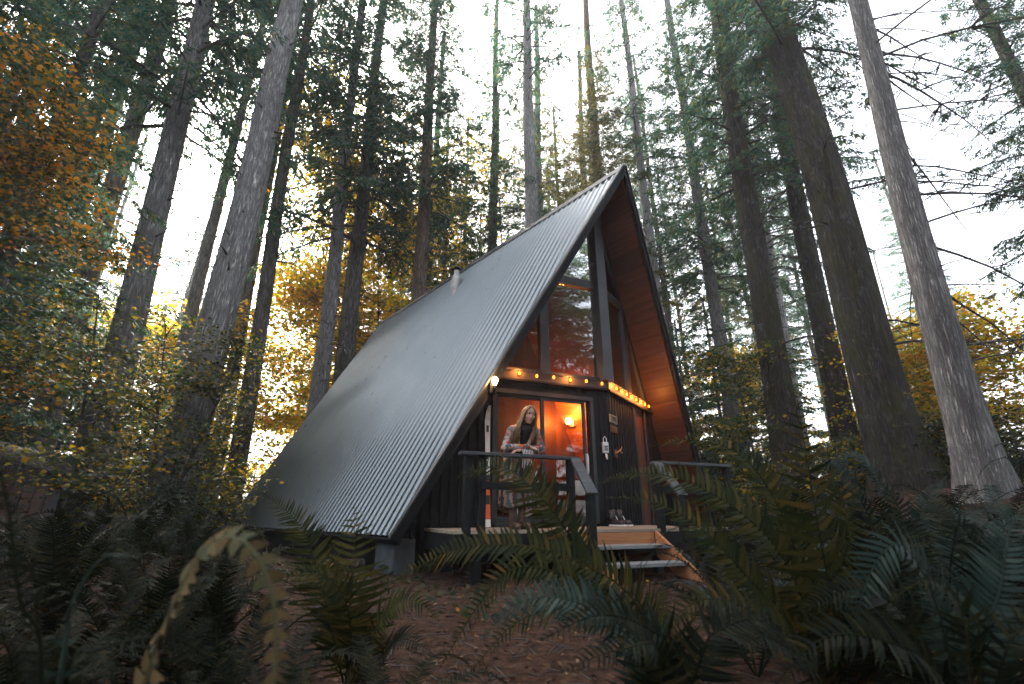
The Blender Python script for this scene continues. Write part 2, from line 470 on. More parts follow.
for side in (-1, 1):
    roof_sheet(side)
    # boarded underside (also the ceiling inside)
    b = MB()
    vs = []; fs = []
    X = [0.05, 0.6, 1.2, 1.8, 2.4, 3.0, WH-0.02]
    for off in (0.012, 0.075):
        for x in X:
            vs.append(slope_pt(side, x, yfront(x)+0.05, off)); vs.append(slope_pt(side, x, YB-0.03, off))
    n = len(X)
    for k in range(n-1):
        a = 2*k; c = 2*n + 2*k
        fs += [(a, a+1, a+3, a+2), (c, c+2, c+3, c+1), (a, a+2, c+2, c), (a+1, c+1, c+3, a+3)]
    fs += [(2*n-2, 2*n-1, 4*n-1, 4*n-2)]
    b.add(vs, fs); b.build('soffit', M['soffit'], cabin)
    # rake boards, front and back, and the eave board
    f = MB(); n3 = Vector((SL*side, 0, 1)).normalized()
    for k_, (ya, yb) in enumerate(((lambda x: yfront(x)-0.02, lambda x: yfront(x)+0.03), (lambda x: YB-0.028, lambda x: YB+0.02))):
        f = MB()
        vs = []
        for x in (0.0, WH+0.01):
            for yy in (ya(x), yb(x)):
                for off in (-0.008, 0.098):
                    p = slope_pt(side, x, yy, off)
                    if x == 0.0: p.x = 0.0; p.z = RZ - (0.098*1.14 if off > 0 else -0.02)*1.8
                    vs.append(p)
        f.add(vs, [(0,1,5,4),(2,6,7,3),(0,4,6,2),(1,3,7,5),(4,5,7,6),(0,2,3,1)])
        f.build('rake_board', M['charcoal'], cabin)
    e = MB()
    pa = slope_pt(side, WH+0.012, yfront(WH), 0.06); pb = slope_pt(side, WH+0.012, YB, 0.06)
    e.beam(pa, pb, 0.03, 0.12, up=n3); e.build('eave_board', M['charcoal'], cabin)
# metal trim on the left rake edge and ridge cap
t = MB()
for side in (-1, 1):
    n3 = Vector((SL*side, 0, 1)).normalized()
    p0 = slope_pt(side, 0.0, yfront(0)-0.005, -0.035); p1 = slope_pt(side, WH+0.02, yfront(WH)-0.005, -0.035)
    t.beam(p0, p1, 0.07, 0.025, up=n3)
t.build('rake_flashing', M['frame'], cabin)
t = MB()
for side in (-1, 1):
    n3 = Vector((SL*side, 0, 1)).normalized()
    p0 = slope_pt(side, 0.07, -1.14, -0.045); p1 = slope_pt(side, 0.07, YB+0.01, -0.045)
    t.beam(p0, p1, 0.2, 0.012, up=n3)
t.build('ridge_cap', M['frame'], cabin)

# ---- prow front, in wall frames: x along the wall (0 at the corner post), y into the house, z up
WS = math.hypot(1, 0.3106)
a1 = math.atan(0.3106)
FL = Matrix.Translation((0, -0.342, 0)) @ Matrix.Rotation(-a1, 4, 'Z')     # left wall, x negative
FR = Matrix.Translation((0, -0.342, 0)) @ Matrix.Rotation(a1, 4, 'Z')      # right wall, x positive
def smax(z): return xin(z) * WS
ZS0, ZD0, ZD1, ZT0, ZT1 = 0.35, 0.56, 2.51, 2.73, 2.87
def clip_poly(s0, s1, z0, z1, side):
    """rectangle s0..s1 (distances from the corner, positive) cut by the roof line"""
    pts = [(s0, z0), (min(s1, smax(z0)), z0)]
    def zroof(s): return RZ - SL*(s/WS + TI)
    if s1 >= smax(z0):
        if smax(z1) > s0: pts += [(smax(z1), z1), (s0, z1)]
        else: pts += [(s0, zroof(s0))]
    else:
        if smax(z1) >= s1: pts += [(s1, z1), (s0, z1)]
        else:
            pts += [(s1, zroof(s1))]
            if smax(z1) > s0: pts += [(smax(z1), z1), (s0, z1)]
            else: pts += [(s0, zroof(s0))]
    return [(side*s, z) for s, z in pts]

wl = MB(FL); wr = MB(FR)
# left wall: pieces round the sliding door (s 0.30..2.10)
wl.prism(clip_poly(2.105, 9, ZS0, ZT0, -1), 0, 0.12)
wl.prism(clip_poly(0.295, 2.105, ZD1+0.05, ZT0, -1), 0, 0.12)
wl.prism(clip_poly(0.0, 0.295, ZS0, ZT0, -1), 0, 0.12)
wl.prism(clip_poly(0.295, 2.105, ZS0, ZD0-0.04, -1), 0.01, 0.12)
wr.prism(clip_poly(0.0, 1.30, ZS0, ZT0, 1), 0, 0.12)
wr.prism(clip_poly(1.95, 9, ZS0, ZT0, 1), 0, 0.12)
def battens(mb, side, s0, s1, z0, z1, step=0.13):
    s = s0 + step*0.5
    while s < s1:
        z2 = min(z1, RZ - SL*((s+0.03)/WS + TI))
        if z2 > z0 + 0.05:
            mb.box(side*s-0.016, side*s+0.016, -0.016, -0.001, z0, z2)
        s += step
battens(wl, -1, 2.12, 4.2, ZS0, ZT0-0.01); battens(wl, -1, 0.34, 2.1, ZD1+0.12, ZT0-0.01, 0.105); battens(wl, -1, 0.0, 0.25, ZS0, ZT0-0.01, 0.105)
battens(wr, 1, 0.02, 1.3, ZS0, ZT0-0.01); battens(wr, 1, 1.97, 4.2, ZS0, ZT0-0.01)
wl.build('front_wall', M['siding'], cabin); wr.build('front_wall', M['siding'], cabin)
pn = MB(FR); pn.prism(clip_poly(1.301, 1.949, ZS0, ZT0, 1), 0.03, 0.12)
pn.build('wood_panel', M['panel'], cabin)
pp = MB(FR); pp.box(1.285, 1.33, -0.03, 0.0, ZS0, ZT0-0.005); pp.box(1.92, 1.97, -0.03, 0.0, ZS0, min(ZT0, RZ-SL*(1.97/WS+TI))); pp.build('corner_trim', M['trim'], cabin)

# sill boards with the lights, corner post
for F, side, nm in ((FL, -1, 'l'), (FR, 1, 'r')):
    s = MB(F); s.prism(clip_poly(0.0, 9, ZT0, ZT1, side), -0.05, 0.14)
    o = s.build('sill_board', M['trim'], cabin)
    s = MB(F); s.prism(clip_poly(0.0, 9, ZT0-0.035, ZT0-0.004, side), -0.07, 0.0); s.build('drip_board', M['charcoal'], cabin)
c = MB()
ztop = RZ - SL*0.23 - 0.12
c.box(-0.13, 0.13, -0.42, -0.20, ZT1, ztop)
c.build('corner_post', M['frame'], cabin, bevel=0.01)

def frame_and_glass(F, side, name):
    """one half of the prow glazing"""
    zroof = lambda s: RZ - SL*(s/WS + TI)
    fr = MB(F)
    fr.box(*sorted((side*1.10, side*1.26)), -0.03, 0.09, ZT1+0.002, zroof(1.26))          # mullion
    fr.prism(clip_poly(0.115, 9, 4.62, 4.78, side), -0.02, 0.085)                         # cross bar
    # sloping frame under the roof
    s_a, s_b = 0.12, smax(ZT1)
    fr.prism([(side*s_a, zroof(s_a)), (side*s_b, zroof(s_b)), (side*(s_b-0.16), zroof(s_b)), (side*s_a, zroof(s_a)-0.30)], -0.012, 0.07)
    fr.box(*sorted((side*0.116, side*(s_b-0.17))), -0.008, 0.06, ZT1+0.003, ZT1+0.06)
    fo = fr.build('window_frame', M['frame'], cabin)
    zg = lambda s: zroof(s) - 0.20
    sg = lambda z: (RZ - 0.20 - z)/SL*WS - TI*WS
    panes = [[(0.118, 4.785), (sg(4.785), 4.785), (0.118, zg(0.118))],
             [(0.118, ZT1+0.065), (1.095, ZT1+0.065), (1.095, min(4.615, zg(1.095))), (sg(4.615), 4.615), (0.118, 4.615)],
             [(1.265, ZT1+0.065), (sg(ZT1+0.065), ZT1+0.065), (1.265, zg(1.265))]]
    if zg(1.095) > 4.615: panes[1].pop(3)
    for p in panes:
        g = MB(F); g.prism([(side*s, z) for s, z in p], 0.03, 0.036)
        g.build('pane', M['glass'], fo)
frame_and_glass(FL, -1, 'l'); frame_and_glass(FR, 1, 'r')

# sliding glass door
dr = MB(FL)
dr.box(-2.10, -2.04, -0.025, 0.13, ZD0, ZD1+0.045); dr.box(-0.36, -0.30, -0.025, 0.13, ZD0, ZD1+0.045)
dr.box(-2.04, -0.36, -0.025, 0.13, ZD1-0.015, ZD1+0.045); dr.box(-2.04, -0.36, -0.02, 0.13, ZD0-0.03, ZD0+0.02)
door = dr.build('sliding_door', M['frame'], cabin)
def leaf(s0, s1, y, nm):
    l = MB(FL); zz0, zz1, t_ = ZD0+0.022, ZD1-0.018, 0.055
    l.box(s0, s0+t_, y, y+0.035, zz0, zz1); l.box(s1-t_, s1, y, y+0.035, zz0, zz1)
    l.box(s0+t_, s1-t_, y, y+0.035, zz0, zz0+0.08); l.box(s0+t_, s1-t_, y, y+0.035, zz1-0.05, zz1)
    o = l.build('door_panel', M['frame'], door)
    g = MB(FL); g.box(s0+t_, s1-t_, y+0.014, y+0.02, zz0+0.08, zz1-0.05)
    g.build('pane', M['glass'], door)
leaf(-2.035, -1.19, 0.06, 'l'); leaf(-1.26, -0.44, 0.015, 'r')
h = MB(FL); h.box(-0.48, -0.452, -0.03, 0.012, 1.30, 1.62); h.box(-0.478, -0.454, -0.05, -0.03, 1.33, 1.59)
h.build('handle', M['metal'], door, bevel=0.006)

# inside: floor, back partition, loft, back wall
hp = hit_slope(567, 428, 1, TI)
YP = 2.85
f = MB()
f.prism([(-xin(0.56), 0.40), (xin(0.56), 0.40), (xin(0.56), 0.545), (-xin(0.56), 0.545)], 0.95, YB-0.1)
f.add([(-3.2, 0.9, 0.54), (0, -0.2, 0.54), (3.2, 0.9, 0.54)], [(0, 1, 2)])
f.build('interior_floor', M['panel'], cabin)
p = MB(); p.prism([(-xin(0.55), 0.55), (xin(0.55), 0.55), (0, RZ-SL*TI-0.02)], YP, YP+0.1)
p.build('partition_wall', M['dark_panel'], cabin)
p = MB(); p.prism([(-xin(2.70), 2.70), (xin(2.70), 2.70), (xin(2.86), 2.86), (-xin(2.86), 2.86)], YP+0.101, YB-0.1)
p.build('loft_floor', M['inner'], cabin)
p = MB(); p.prism([(-xin(0.3), 0.3), (xin(0.3), 0.3), (0, RZ-0.45)], YB-0.5, YB-0.38)
p.build('back_wall', M['siding'], cabin)
for side in (-1, 1):       # warm boards lining the rooms under the roof
    vs = []
    for z in (0.56, 2.0, 3.5, 5.0, 6.4):
        x = xin(z)-0.012
        vs += [(side*x, -0.342+0.3106*x+0.16, z), (side*x, YP-0.005, z)]
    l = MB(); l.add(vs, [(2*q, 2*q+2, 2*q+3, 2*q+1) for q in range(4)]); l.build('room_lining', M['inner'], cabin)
# skirt and foundation
k = MB()
for (F, side) in ((FL, -1), (FR, 1)):
    s = MB(F); s.prism([(side*0.02, 0.06), (side*3.5, 0.06), (side*3.5, ZS0-0.002), (side*0.02, ZS0-0.002)], 0.05, 0.10)
    s.build('skirt_board', M['charcoal'], cabin)
for side in (-1, 1):
    MB().box(*sorted((side*3.30, side*3.40)), 1.0, YB-0.3, -0.4, 0.42).build('skirt_board', M['charcoal'], cabin)
for x_ in (-3.5, 3.2): MB().box(x_, x_+0.3, 0.25, 0.75, -0.3, 0.40).build('pier', M['concrete'], cabin, bevel=0.015)

# chimney flue through the left slope
cp = hit_slope(456, 291, -1)
ch = MB(); ch.lathe([(0.14, -0.45), (0.14, 0.22), (0.145, 0.24), (0.09, 0.42), (0.07, 0.45), (0.07, 0.56)], 20, cp)
chim = ch.build('chimney_flue', M['flue'], cabin, smooth=False)
cc = MB(); cc.lathe([(0.0, 0.66), (0.11, 0.62), (0.115, 0.60), (0.0, 0.605)], 20, cp); cc.lathe([(0.06, 0.55), (0.06, 0.61)], 20, cp)
cc.build('cap', M['charcoal'], chim)
fl = MB(); fl.lathe([(0.142, -0.26), (0.2, -0.275), (0.21, -0.29)], 20, cp); fl.build('collar', M['flue'], chim)
for o in (chim,):
    for pol in o.data.polygons: pol.use_smooth = True

# ---- lamps
def point_light(name, loc, energy, col, rad):
    l = bpy.data.lights.new(name, 'POINT'); l.energy = energy; l.color = col; l.shadow_soft_size = rad
    o = bpy.data.objects.new(name, l); COL.objects.link(o); o.location = loc; return o
sp = hit_slope(572, 423, 1, TI+0.04)
spw = MC @ sp
sc_ = thing('wall_sconce', 'glowing glass wall lamp on the sloping cedar wall seen through the sliding door', 'wall lamp', spw, (0, 0, CANG))
b = MB(); b.box(-0.02, 0.06, -0.06, 0.06, -0.09, 0.09); b.build('back_plate', M['metal'], sc_, bevel=0.01)
b = MB(); b.tube([(0.0, 0, 0), (-0.05, 0, -0.03), (-0.10, 0, -0.02)], 0.012, 8); b.build('arm', M['metal'], sc_)
b = MB(); b.lathe([(0.03, -0.08), (0.07, -0.05), (0.085, 0.0), (0.07, 0.06), (0.05, 0.085)], 14, (-0.12, 0, 0.03)); b.build('glass_shade', M['sconce'], sc_, smooth=True)
point_light('sconce_light', MC @ (sp + Vector((-0.34, -0.12, 0.05))), 28, (1.0, 0.255, 0.042), 0.08)

o_, d_ = cray(494, 386)
lp = MC @ (o_ + d_ * (-(o_.y + 1.127 + 0.11 + 0.309*o_.x)/(d_.y + 0.309*d_.x)))
pl = thing('porch_lamp', 'lit bare bulb lamp on the left roof edge above the porch', 'wall lamp', lp, (0, 0, CANG - a1))
b = MB(); b.box(-0.045, 0.045, 0.03, 0.098, -0.10, 0.06); b.build('back_plate', M['charcoal'], pl, bevel=0.008)
b = MB(); b.tube([(0, 0.04, -0.05), (0, -0.01, -0.08), (0, -0.03, -0.05)], 0.014, 8); b.lathe([(0.022, -0.06), (0.03, -0.04), (0.03, 0.0)], 12, (0, -0.03, 0)); b.build('socket', M['charcoal'], pl)
b = MB(); b.lathe([(0.012, -0.005), (0.03, 0.03), (0.042, 0.07), (0.034, 0.11), (0.0, 0.125)], 14, (0, -0.03, 0)); b.build('bulb', M['porch_bulb'], pl, smooth=True)
point_light('porch_lamp_light', lp + Vector((0.02, -0.12, 0.12)), 3, (1.0, 0.55, 0.22), 0.05)

st = thing('string_lights', 'strand of warm glowing bulbs along the board under the upper windows', 'string lights', MC @ Vector((0, -0.342, ZT1)), (0, 0, CANG))
stm = Matrix.Translation((0, 0.342, -ZT1))
spots = [FL @ Vector((-(1.985 - 0.309*i), -0.075, 2.835 + 0.012*(i % 2))) for i in range(7)]
spots += [FR @ Vector((0.03 + 0.262*i, -0.075, 2.835 + 0.012*((i+1) % 2))) for i in range(10)]
cb = MB(stm)
pts = []
for i, q in enumerate(spots):
    pts.append(q + Vector((0, 0, 0.035)))
    if i+1 < len(spots): pts.append((q + spots[i+1])/2 + Vector((0, 0, 0.01)))
cb.tube(pts, 0.006, 6); cb.build('cable', M['black'], st)
bm_ = MB(); bm_.lathe([(0.009, 0.0), (0.015, -0.016), (0.019, -0.032), (0.014, -0.05), (0.0, -0.056)], 10)
b0 = bm_.build('bulb', M['bulb'], st, smooth=True); sm = MB(); sm.lathe([(0.011, 0.028), (0.012, 0.0), (0.011, -0.004)], 8)
s0 = sm.build('bulb_socket', M['black'], b0)
for i, q in enumerate(spots):
    loc = stm @ q
    if i == 0: b0.location = loc
    else:
        c_ = b0.copy(); COL.objects.link(c_); c_.parent = st; c_.location = loc
        d_ = s0.copy(); COL.objects.link(d_); d_.parent = c_

for i in (1, 4, 8, 10, 12, 14):
    q = spots[i]; n_ = (FL if i < 7 else FR).to_3x3() @ Vector((0, -0.09, 0.02))
    point_light('string_bulb_light', MC @ (q + n_), 2.3, (1.0, 0.31, 0.058), 0.03)

# sign, key box, ornament on the front wall
def wallthing(name, label, cat, F, s, y, z):
    return thing(name, label, cat, MC @ (F @ Vector((s, y, z))), (0, 0, CANG + (-a1 if F is FL else a1)))
sg = wallthing('wooden_sign', 'pale wooden name sign hung above a brown board beside the sliding door', 'sign', FR, 0.13, -0.02, 2.10)
b = MB(); b.box(-0.16, 0.16, -0.03, -0.005, 0.06, 0.20); b.build('name_board', M['deck'], sg, bevel=0.006)
b = MB(); b.box(-0.14, 0.15, -0.024, -0.005, -0.10, 0.02); b.build('lower_board', M['panel'], sg, bevel=0.006)
b = MB(); b.tube([(-0.12, -0.014, 0.07), (-0.12, -0.014, 0.0)], 0.004, 6); b.tube([(0.12, -0.014, 0.07), (0.12, -0.014, 0.0)], 0.004, 6); b.build('hanger', M['black'], sg)
fc = bpy.data.curves.new('lettering', 'FONT'); fc.body = 'TYEE'; fc.size = 0.115; fc.extrude = 0.004; fc.align_x = 'CENTER'; fc.align_y = 'CENTER'; fc.offset = 0.003
tmpo = bpy.data.objects.new('lettering_source', fc); COL.objects.link(tmpo)
bpy.context.view_layer.update()
lm = bpy.data.meshes.new_from_object(tmpo.evaluated_get(bpy.context.evaluated_depsgraph_get()))
bpy.data.objects.remove(tmpo)
lo = link_mesh('lettering', lm, None, sg); lm.materials.clear(); lm.materials.append(M['black'])
lo.location = (0, -0.033, 0.13); lo.rotation_euler = (math.pi/2, 0, 0); lo.scale = (0.95, 1, 1)

kb = wallthing('key_box', 'grey key lockbox hung on the black siding below the wooden sign', 'key box', FL, -0.13, -0.02, 1.74)
b = MB(); b.box(-0.055, 0.055, -0.05, -0.003, -0.10, 0.08); b.build('body', M['metal'], kb, bevel=0.012)
b = MB(); b.tube([(-0.03, -0.028, 0.08), (-0.03, -0.028, 0.14), (0, -0.028, 0.17), (0.03, -0.028, 0.14), (0.03, -0.028, 0.08)], 0.008, 8); b.build('shackle', M['metal'], kb)
b = MB()
for i in range(3):
    for j in range(3): b.box(-0.036+0.026*i, -0.016+0.026*i, -0.056, -0.049, -0.06+0.03*j, -0.04+0.03*j)
b.build('keypad', M['black'], kb)
b = MB(); b.tube([(0.0, -0.03, -0.10), (0.01, -0.035, -0.15), (0.02, -0.03, -0.2)], [0.012, 0.02, 0.008], 8); b.build('dangling_key', M['white'], kb)
an = wallthing('antler_hook', 'small branching brown hook fixed right of the key lockbox on the siding', 'hook', FR, 0.13, -0.02, 1.70)
b = MB(); b.box(-0.04, 0.10, -0.02, -0.002, -0.10, 0.02); b.build('mount', M['panel'], an, bevel=0.006)
b = MB(); b.tube([(-0.02, -0.02, -0.05), (0.03, -0.06, -0.01), (0.09, -0.08, 0.03), (0.15, -0.08, 0.08)], [0.016, 0.014, 0.011, 0.004], 8)
b.tube([(0.06, -0.07, 0.01), (0.09, -0.09, -0.03), (0.15, -0.10, -0.02)], [0.012, 0.01, 0.004], 8)
b.build('antler', M['cedar'], an, smooth=True)

# a ski leaning beside the door
def ski(loc, lab):
    s = thing('old_ski', lab, 'ski', loc, (math.radians(-3), 0, CANG - a1))
    b = MB()
    prof = [(0.0, 0.045), (0.4, 0.036), (1.0, 0.035), (1.5, 0.042), (1.62, 0.034), (1.70, 0.014)]
    def part(z0, z1, nm, mat, t=0.012):
        m_ = MB(); zs = [z0] + [z for z, _ in prof if z0 < z < z1] + [z1]
        def wd(z):
            for (za, wa), (zb, wb) in zip(prof, prof[1:]):
                if za <= z <= zb: return wa + (wb-wa)*(z-za)/(zb-za)
            return prof[-1][1]
        vs = []; fs = []
        for z in zs:
            cv = 0.0 if z < 1.5 else -0.10*((z-1.5)/0.2)**2
            vs += [(-wd(z), -t+cv, z), (wd(z), -t+cv, z), (wd(z), cv, z), (-wd(z), cv, z)]
        for i in range(len(zs)-1):
            a = 4*i
            for k in range(4): fs.append((a+k, a+(k+1) % 4, a+4+(k+1) % 4, a+4+k))
        fs += [(0, 3, 2, 1), (len(vs)-4, len(vs)-3, len(vs)-2, len(vs)-1)]
        m_.add(vs, fs); return m_.build(nm, mat, s)
    part(0.0, 0.10, 'tail', M['white']); part(0.10, 0.62, 'lower_half', M['red']); part(0.62, 0.70, 'binding_plate', M['black'], 0.03)
    part(0.70, 1.70, 'upper_half', M['white'])
    d = MB(); d.box(-0.018, 0.018, -0.016, -0.0125, 1.32, 1.42); d.box(-0.018, 0.018, -0.016, -0.0125, 0.92, 0.98); d.box(-0.03, 0.03, -0.016, -0.0125, 0.3, 0.42)
    d.build('markings', M['black'], s)
ski(MC @ (FL @ Vector((-2.20, -0.14, 0.53))), 'white and red ski standing upright against the wall left of the door')

# furniture behind the glass
def armchair(loc, rz):
    a = thing('armchair', 'orange armchair inside the cabin behind the left door pane', 'armchair', loc, (0, 0, rz))
    m = m_plain('orange_upholstery', (0.55, 0.16, 0.03), 0.8, 0, 0.15, 6, 0.2)
    MB().box(-0.32, 0.32, -0.32, 0.30, 0.20, 0.44).build('seat', m, a, bevel=0.05)
    MB().box(-0.32, 0.32, 0.24, 0.40, 0.42, 0.95).build('backrest', m, a, bevel=0.06)
    for s in (-1, 1):
        MB().box(*sorted((s*0.325, s*0.44)), -0.32, 0.34, 0.18, 0.62).build('armrest', m, a, bevel=0.04)
        for y in (-0.26, 0.30): MB().beam((s*0.34, y, 0.0), (s*0.33, y, 0.19), 0.04, 0.04, (0, 1, 0)).build('leg', M['panel'], a)
armchair(MC @ (FL @ Vector((-1.75, 1.15, 0))) + Vector((0, 0, 0.545)), CANG - 0.9)
tb = thing('side_table', 'small round wooden table inside the cabin behind the door', 'table', MC @ (FL @ Vector((-0.85, 1.4, 0))) + Vector((0, 0, 0.545)))
MB().lathe([(0, 0.50), (0.27, 0.50), (0.28, 0.515), (0.27, 0.53), (0, 0.53)], 24).build('tabletop', M['inner'], tb)
for i in range(3):
    q = 2.1*i; MB().beam((0.2*math.cos(q), 0.2*math.sin(q), 0), (0.1*math.cos(q), 0.1*math.sin(q), 0.5), 0.035, 0.035, (0.3, 0.1, 0.9)).build('leg', M['panel'], tb)
# ------------------------------------------------------------------ porch deck, rails, steps
DANG = math.radians(22.75)
DO = Vector((1.634, 8.084, 0)); MD = Matrix.Translation(DO) @ Matrix.Rotation(DANG, 4, 'Z')
DZ = 0.525
deck = thing('porch_deck', 'low wooden deck with weathered tan boards in front of the cabin door', 'deck', DO, (0, 0, DANG))
XL, XR, YF = -3.08, 1.05, -1.5
b = MB(); y = YF
i = 0
while y < 0.95:
    x0 = XL if y < -0.16 else max(XL, (y+0.16)/0.69 + 0.05)
    if x0 < XR - 0.1:
        b.box(x0 + random.uniform(-0.004, 0.004), XR + random.uniform(-0.004, 0.004), y, y+0.134, DZ-0.034, DZ + random.uniform(-0.0015, 0.0015))
    y += 0.140
b.build('decking', M['deck'], deck)
for q in ((XL, -1.66, YF+0.004, YF+0.044), (-0.40, XR, YF+0.004, YF+0.044), (XL+0.002, XL+0.042, YF+0.05, -0.1), (XR-0.042, XR-0.002, YF+0.05, 0.4)):
    MB().box(*q, DZ-0.24, DZ-0.038).build('rim_board', M['charcoal'], deck)
for x in (XL+0.3, -1.72, -0.35, XR-0.2):
    for y in (YF+0.12, -0.3): MB().box(x-0.045, x+0.045, y-0.045, y+0.045, -0.2, DZ-0.04).build('support_post', M['charcoal'], deck)

def railing(name, label, build):
    r = thing(name, label, 'railing', DO, (0, 0, DANG)); build(r); return r
ZR = 1.365
def lft(r):
    MB().box(-3.04, -1.52, YF-0.055, YF+0.075, ZR-0.038, ZR).build('top_rail', M['rail'], r, bevel=0.006)
    MB().box(-2.78, -1.66, YF-0.035, YF-0.005, 0.955, 1.045).build('mid_rail', M['charcoal'], r, bevel=0.004)
    for x in (-2.93, -2.76, -1.61):
        MB().box(x-0.043, x+0.043, YF-0.004, YF+0.07, DZ-0.22 if x != -1.61 else 0.05, ZR-0.04).build('post', M['charcoal'], r, bevel=0.004)
    MB().beam((-1.585, YF-0.06, ZR-0.03), (-1.655, -2.03, 0.905), 0.13, 0.035).build('stair_rail', M['rail'], r, bevel=0.005)
    MB().box(-1.70, -1.615, -2.02, -1.94, 0.0, 0.905).build('newel_post', M['charcoal'], r, bevel=0.004)
railing('left_railing', 'grey capped porch railing the woman leans on, left of the steps', lft).name = 'porch_railing'
def rgt(r):
    MB().box(-0.36, 0.98, YF-0.055, YF+0.075, ZR-0.038, ZR).build('top_rail', M['rail'], r, bevel=0.006)
    MB().box(-0.26, 0.9, YF-0.035, YF-0.005, 0.955, 1.045).build('mid_rail', M['charcoal'], r, bevel=0.004)
    for x in (-0.30, 0.94):
        MB().box(x-0.043, x+0.043, YF-0.004, YF+0.07, DZ-0.22, ZR-0.04).build('post', M['charcoal'], r, bevel=0.004)
    MB().beam((-0.345, YF-0.06, ZR-0.03), (-0.385, -2.03, 0.905), 0.13, 0.035).build('stair_rail', M['rail'], r, bevel=0.005)
    MB().box(-0.43, -0.345, -2.02, -1.94, 0.0, 0.905).build('newel_post', M['charcoal'], r, bevel=0.004)
railing('porch_railing', 'grey capped porch railing right of the steps, half hidden by fern fronds', rgt)

steps = thing('porch_steps', 'cedar steps with two grey treads leading up to the deck', 'steps', DO, (0, 0, DANG))
MB().box(-1.53, -0.46, YF-0.012, YF+0.028, DZ-0.175, DZ-0.04).build('riser', M['cedar'], steps)
for yy, zz in ((-1.80, 0.355), (-2.08, 0.185)):
    t_ = MB(); t_.box(-1.53, -0.46, yy, yy+0.135, zz-0.04, zz); t_.box(-1.53, -0.46, yy+0.145, yy+0.275, zz-0.04, zz)
    t_.build('tread', M['tread'], steps, bevel=0.005)
for x in (-1.58, -0.455):
    s_ = MB(); prof = [(-1.52, 0.50), (-1.52, 0.20), (-2.10, -0.10), (-2.26, -0.10), (-2.24, 0.06)]
    vs = [(x, p[0], p[1]) for p in prof] + [(x+0.042, p[0], p[1]) for p in prof]; n = 5
    s_.add(vs, [list(range(n)), list(range(2*n-1, n-1, -1))] + [(k, n+k, n+(k+1) % n, (k+1) % n) for k in range(n)])
    s_.build('stringer', M['cedar'], steps)

def boot(sx, lab):
    o = thing('boot', lab, 'boot', MD @ Vector((sx, -0.18 + 0.69*max(0, sx), DZ+0.002)), (0, 0, DANG + 0.3), group='boots by the wall')
    b = MB(); b.tube([(0, 0.08, 0.06), (0, 0.085, 0.13), (0, 0.09, 0.24)], [0.052, 0.05, 0.058], 12)
    b.caps((0, 0.07, 0.055), (0, -0.10, 0.045), 0.05, 0.042, 12); ob = b.build('upper', M['black'], o, smooth=True)
    b = MB(); b.box(-0.048, 0.048, -0.145, 0.125, 0.0, 0.022); b.build('sole', M['white'], o, bevel=0.008)
    b = MB(); b.tube([(0.052, 0.05, 0.06), (0.054, 0.02, 0.09), (0.05, 0.05, 0.15)], 0.006, 6); b.build('stripe', M['white'], o)
boot(-0.10, 'left boot of the black pair standing by the wall on the deck')
boot(0.06, 'right boot of the black pair standing by the wall on the deck')

slab = MB()
sp_ = [(-1.0, -2.75), (0.0, -2.45), (0.55, -2.75), (0.1, -3.25), (-0.75, -3.2)]
vs = []
for z in (0.0, 0.045):
    for p in sp_:
        q = MD @ Vector((p[0], p[1], 0)); vs.append((q.x, q.y, gz(q.x, q.y) + z))
slab.add(vs, [(4, 3, 2, 1, 0), (5, 6, 7, 8, 9)] + [(k, (k+1) % 5, 5+(k+1) % 5, 5+k) for k in range(5)])
tag(slab.build('stepping_stone', M['concrete'], None, bevel=0.02), 'flat grey stepping stone on the ground in front of the steps', 'stone')

# cut log beside the roof corner, hose by the foundation
lg = at(352, 566, 6.2); lgz = gz(lg.x, lg.y)
lo_ = thing('cut_log', 'short cut log with a pale orange end lying below the roof eave', 'log', (lg.x, lg.y, lgz + 0.06), (0, 0, 0.75))
b = MB(); b.tube([(-0.55, 0, 0.02), (-0.2, 0.01, 0.01), (0.15, 0, 0)], [0.065, 0.07, 0.068], 12, cap=False); b.build('bark', M['bark_brown'], lo_, smooth=True)
b = MB(); b.tube([(-0.548, 0, 0.02), (0.148, 0, 0)], 0.062, 12); b.build('wood', M['cedar'], lo_)

# shed at the left edge
shp = at(14, 470, 7.6)
shed = thing('wood_shed', 'low dark shed with a grey roof plank at the left edge of the clearing', 'shed', (shp.x-0.5, shp.y, gz(shp.x, shp.y)), (0, 0, 0.35))
zr = shp.z - gz(shp.x, shp.y)
b = MB()
b.beam((-2.0, 0.55, zr+0.85), (0.95, 0.0, zr-0.12), 0.10, 0.16); b.build('roof_plank', M['bark_furrowed'], shed)
b = MB(); b.add([(-2.0, 0.62, zr+0.93), (0.95, 0.07, zr-0.04), (0.95, 2.6, zr+0.1), (-2.0, 2.6, zr+1.0), (-2.0, 0.62, zr+0.87), (0.95, 0.07, zr-0.10), (0.95, 2.6, zr+0.04), (-2.0, 2.6, zr+0.94)],
   [(0,1,2,3),(7,6,5,4),(0,4,5,1),(1,5,6,2),(2,6,7,3),(3,7,4,0)]); b.build('roof', M['bark_furrowed'], shed)
b = MB()
for k in range(16):
    x = -1.9 + 0.17*k; b.box(x, x+0.155, 0.62+0.01*(k % 2), 0.645+0.01*(k % 2), -0.3, zr - 0.05 + (0.75-x)*0.31)
b.build('board_wall', M['dark_panel'], shed)
for q in ((0.78, 0.88, 0.5, 0.6, -0.3, zr-0.1), (0.78, 0.88, 2.4, 2.5, -0.3, zr-0.05), (-1.8, -1.7, 2.4, 2.5, -0.3, zr+0.9)): MB().box(*q).build('post', M['trim'], shed)
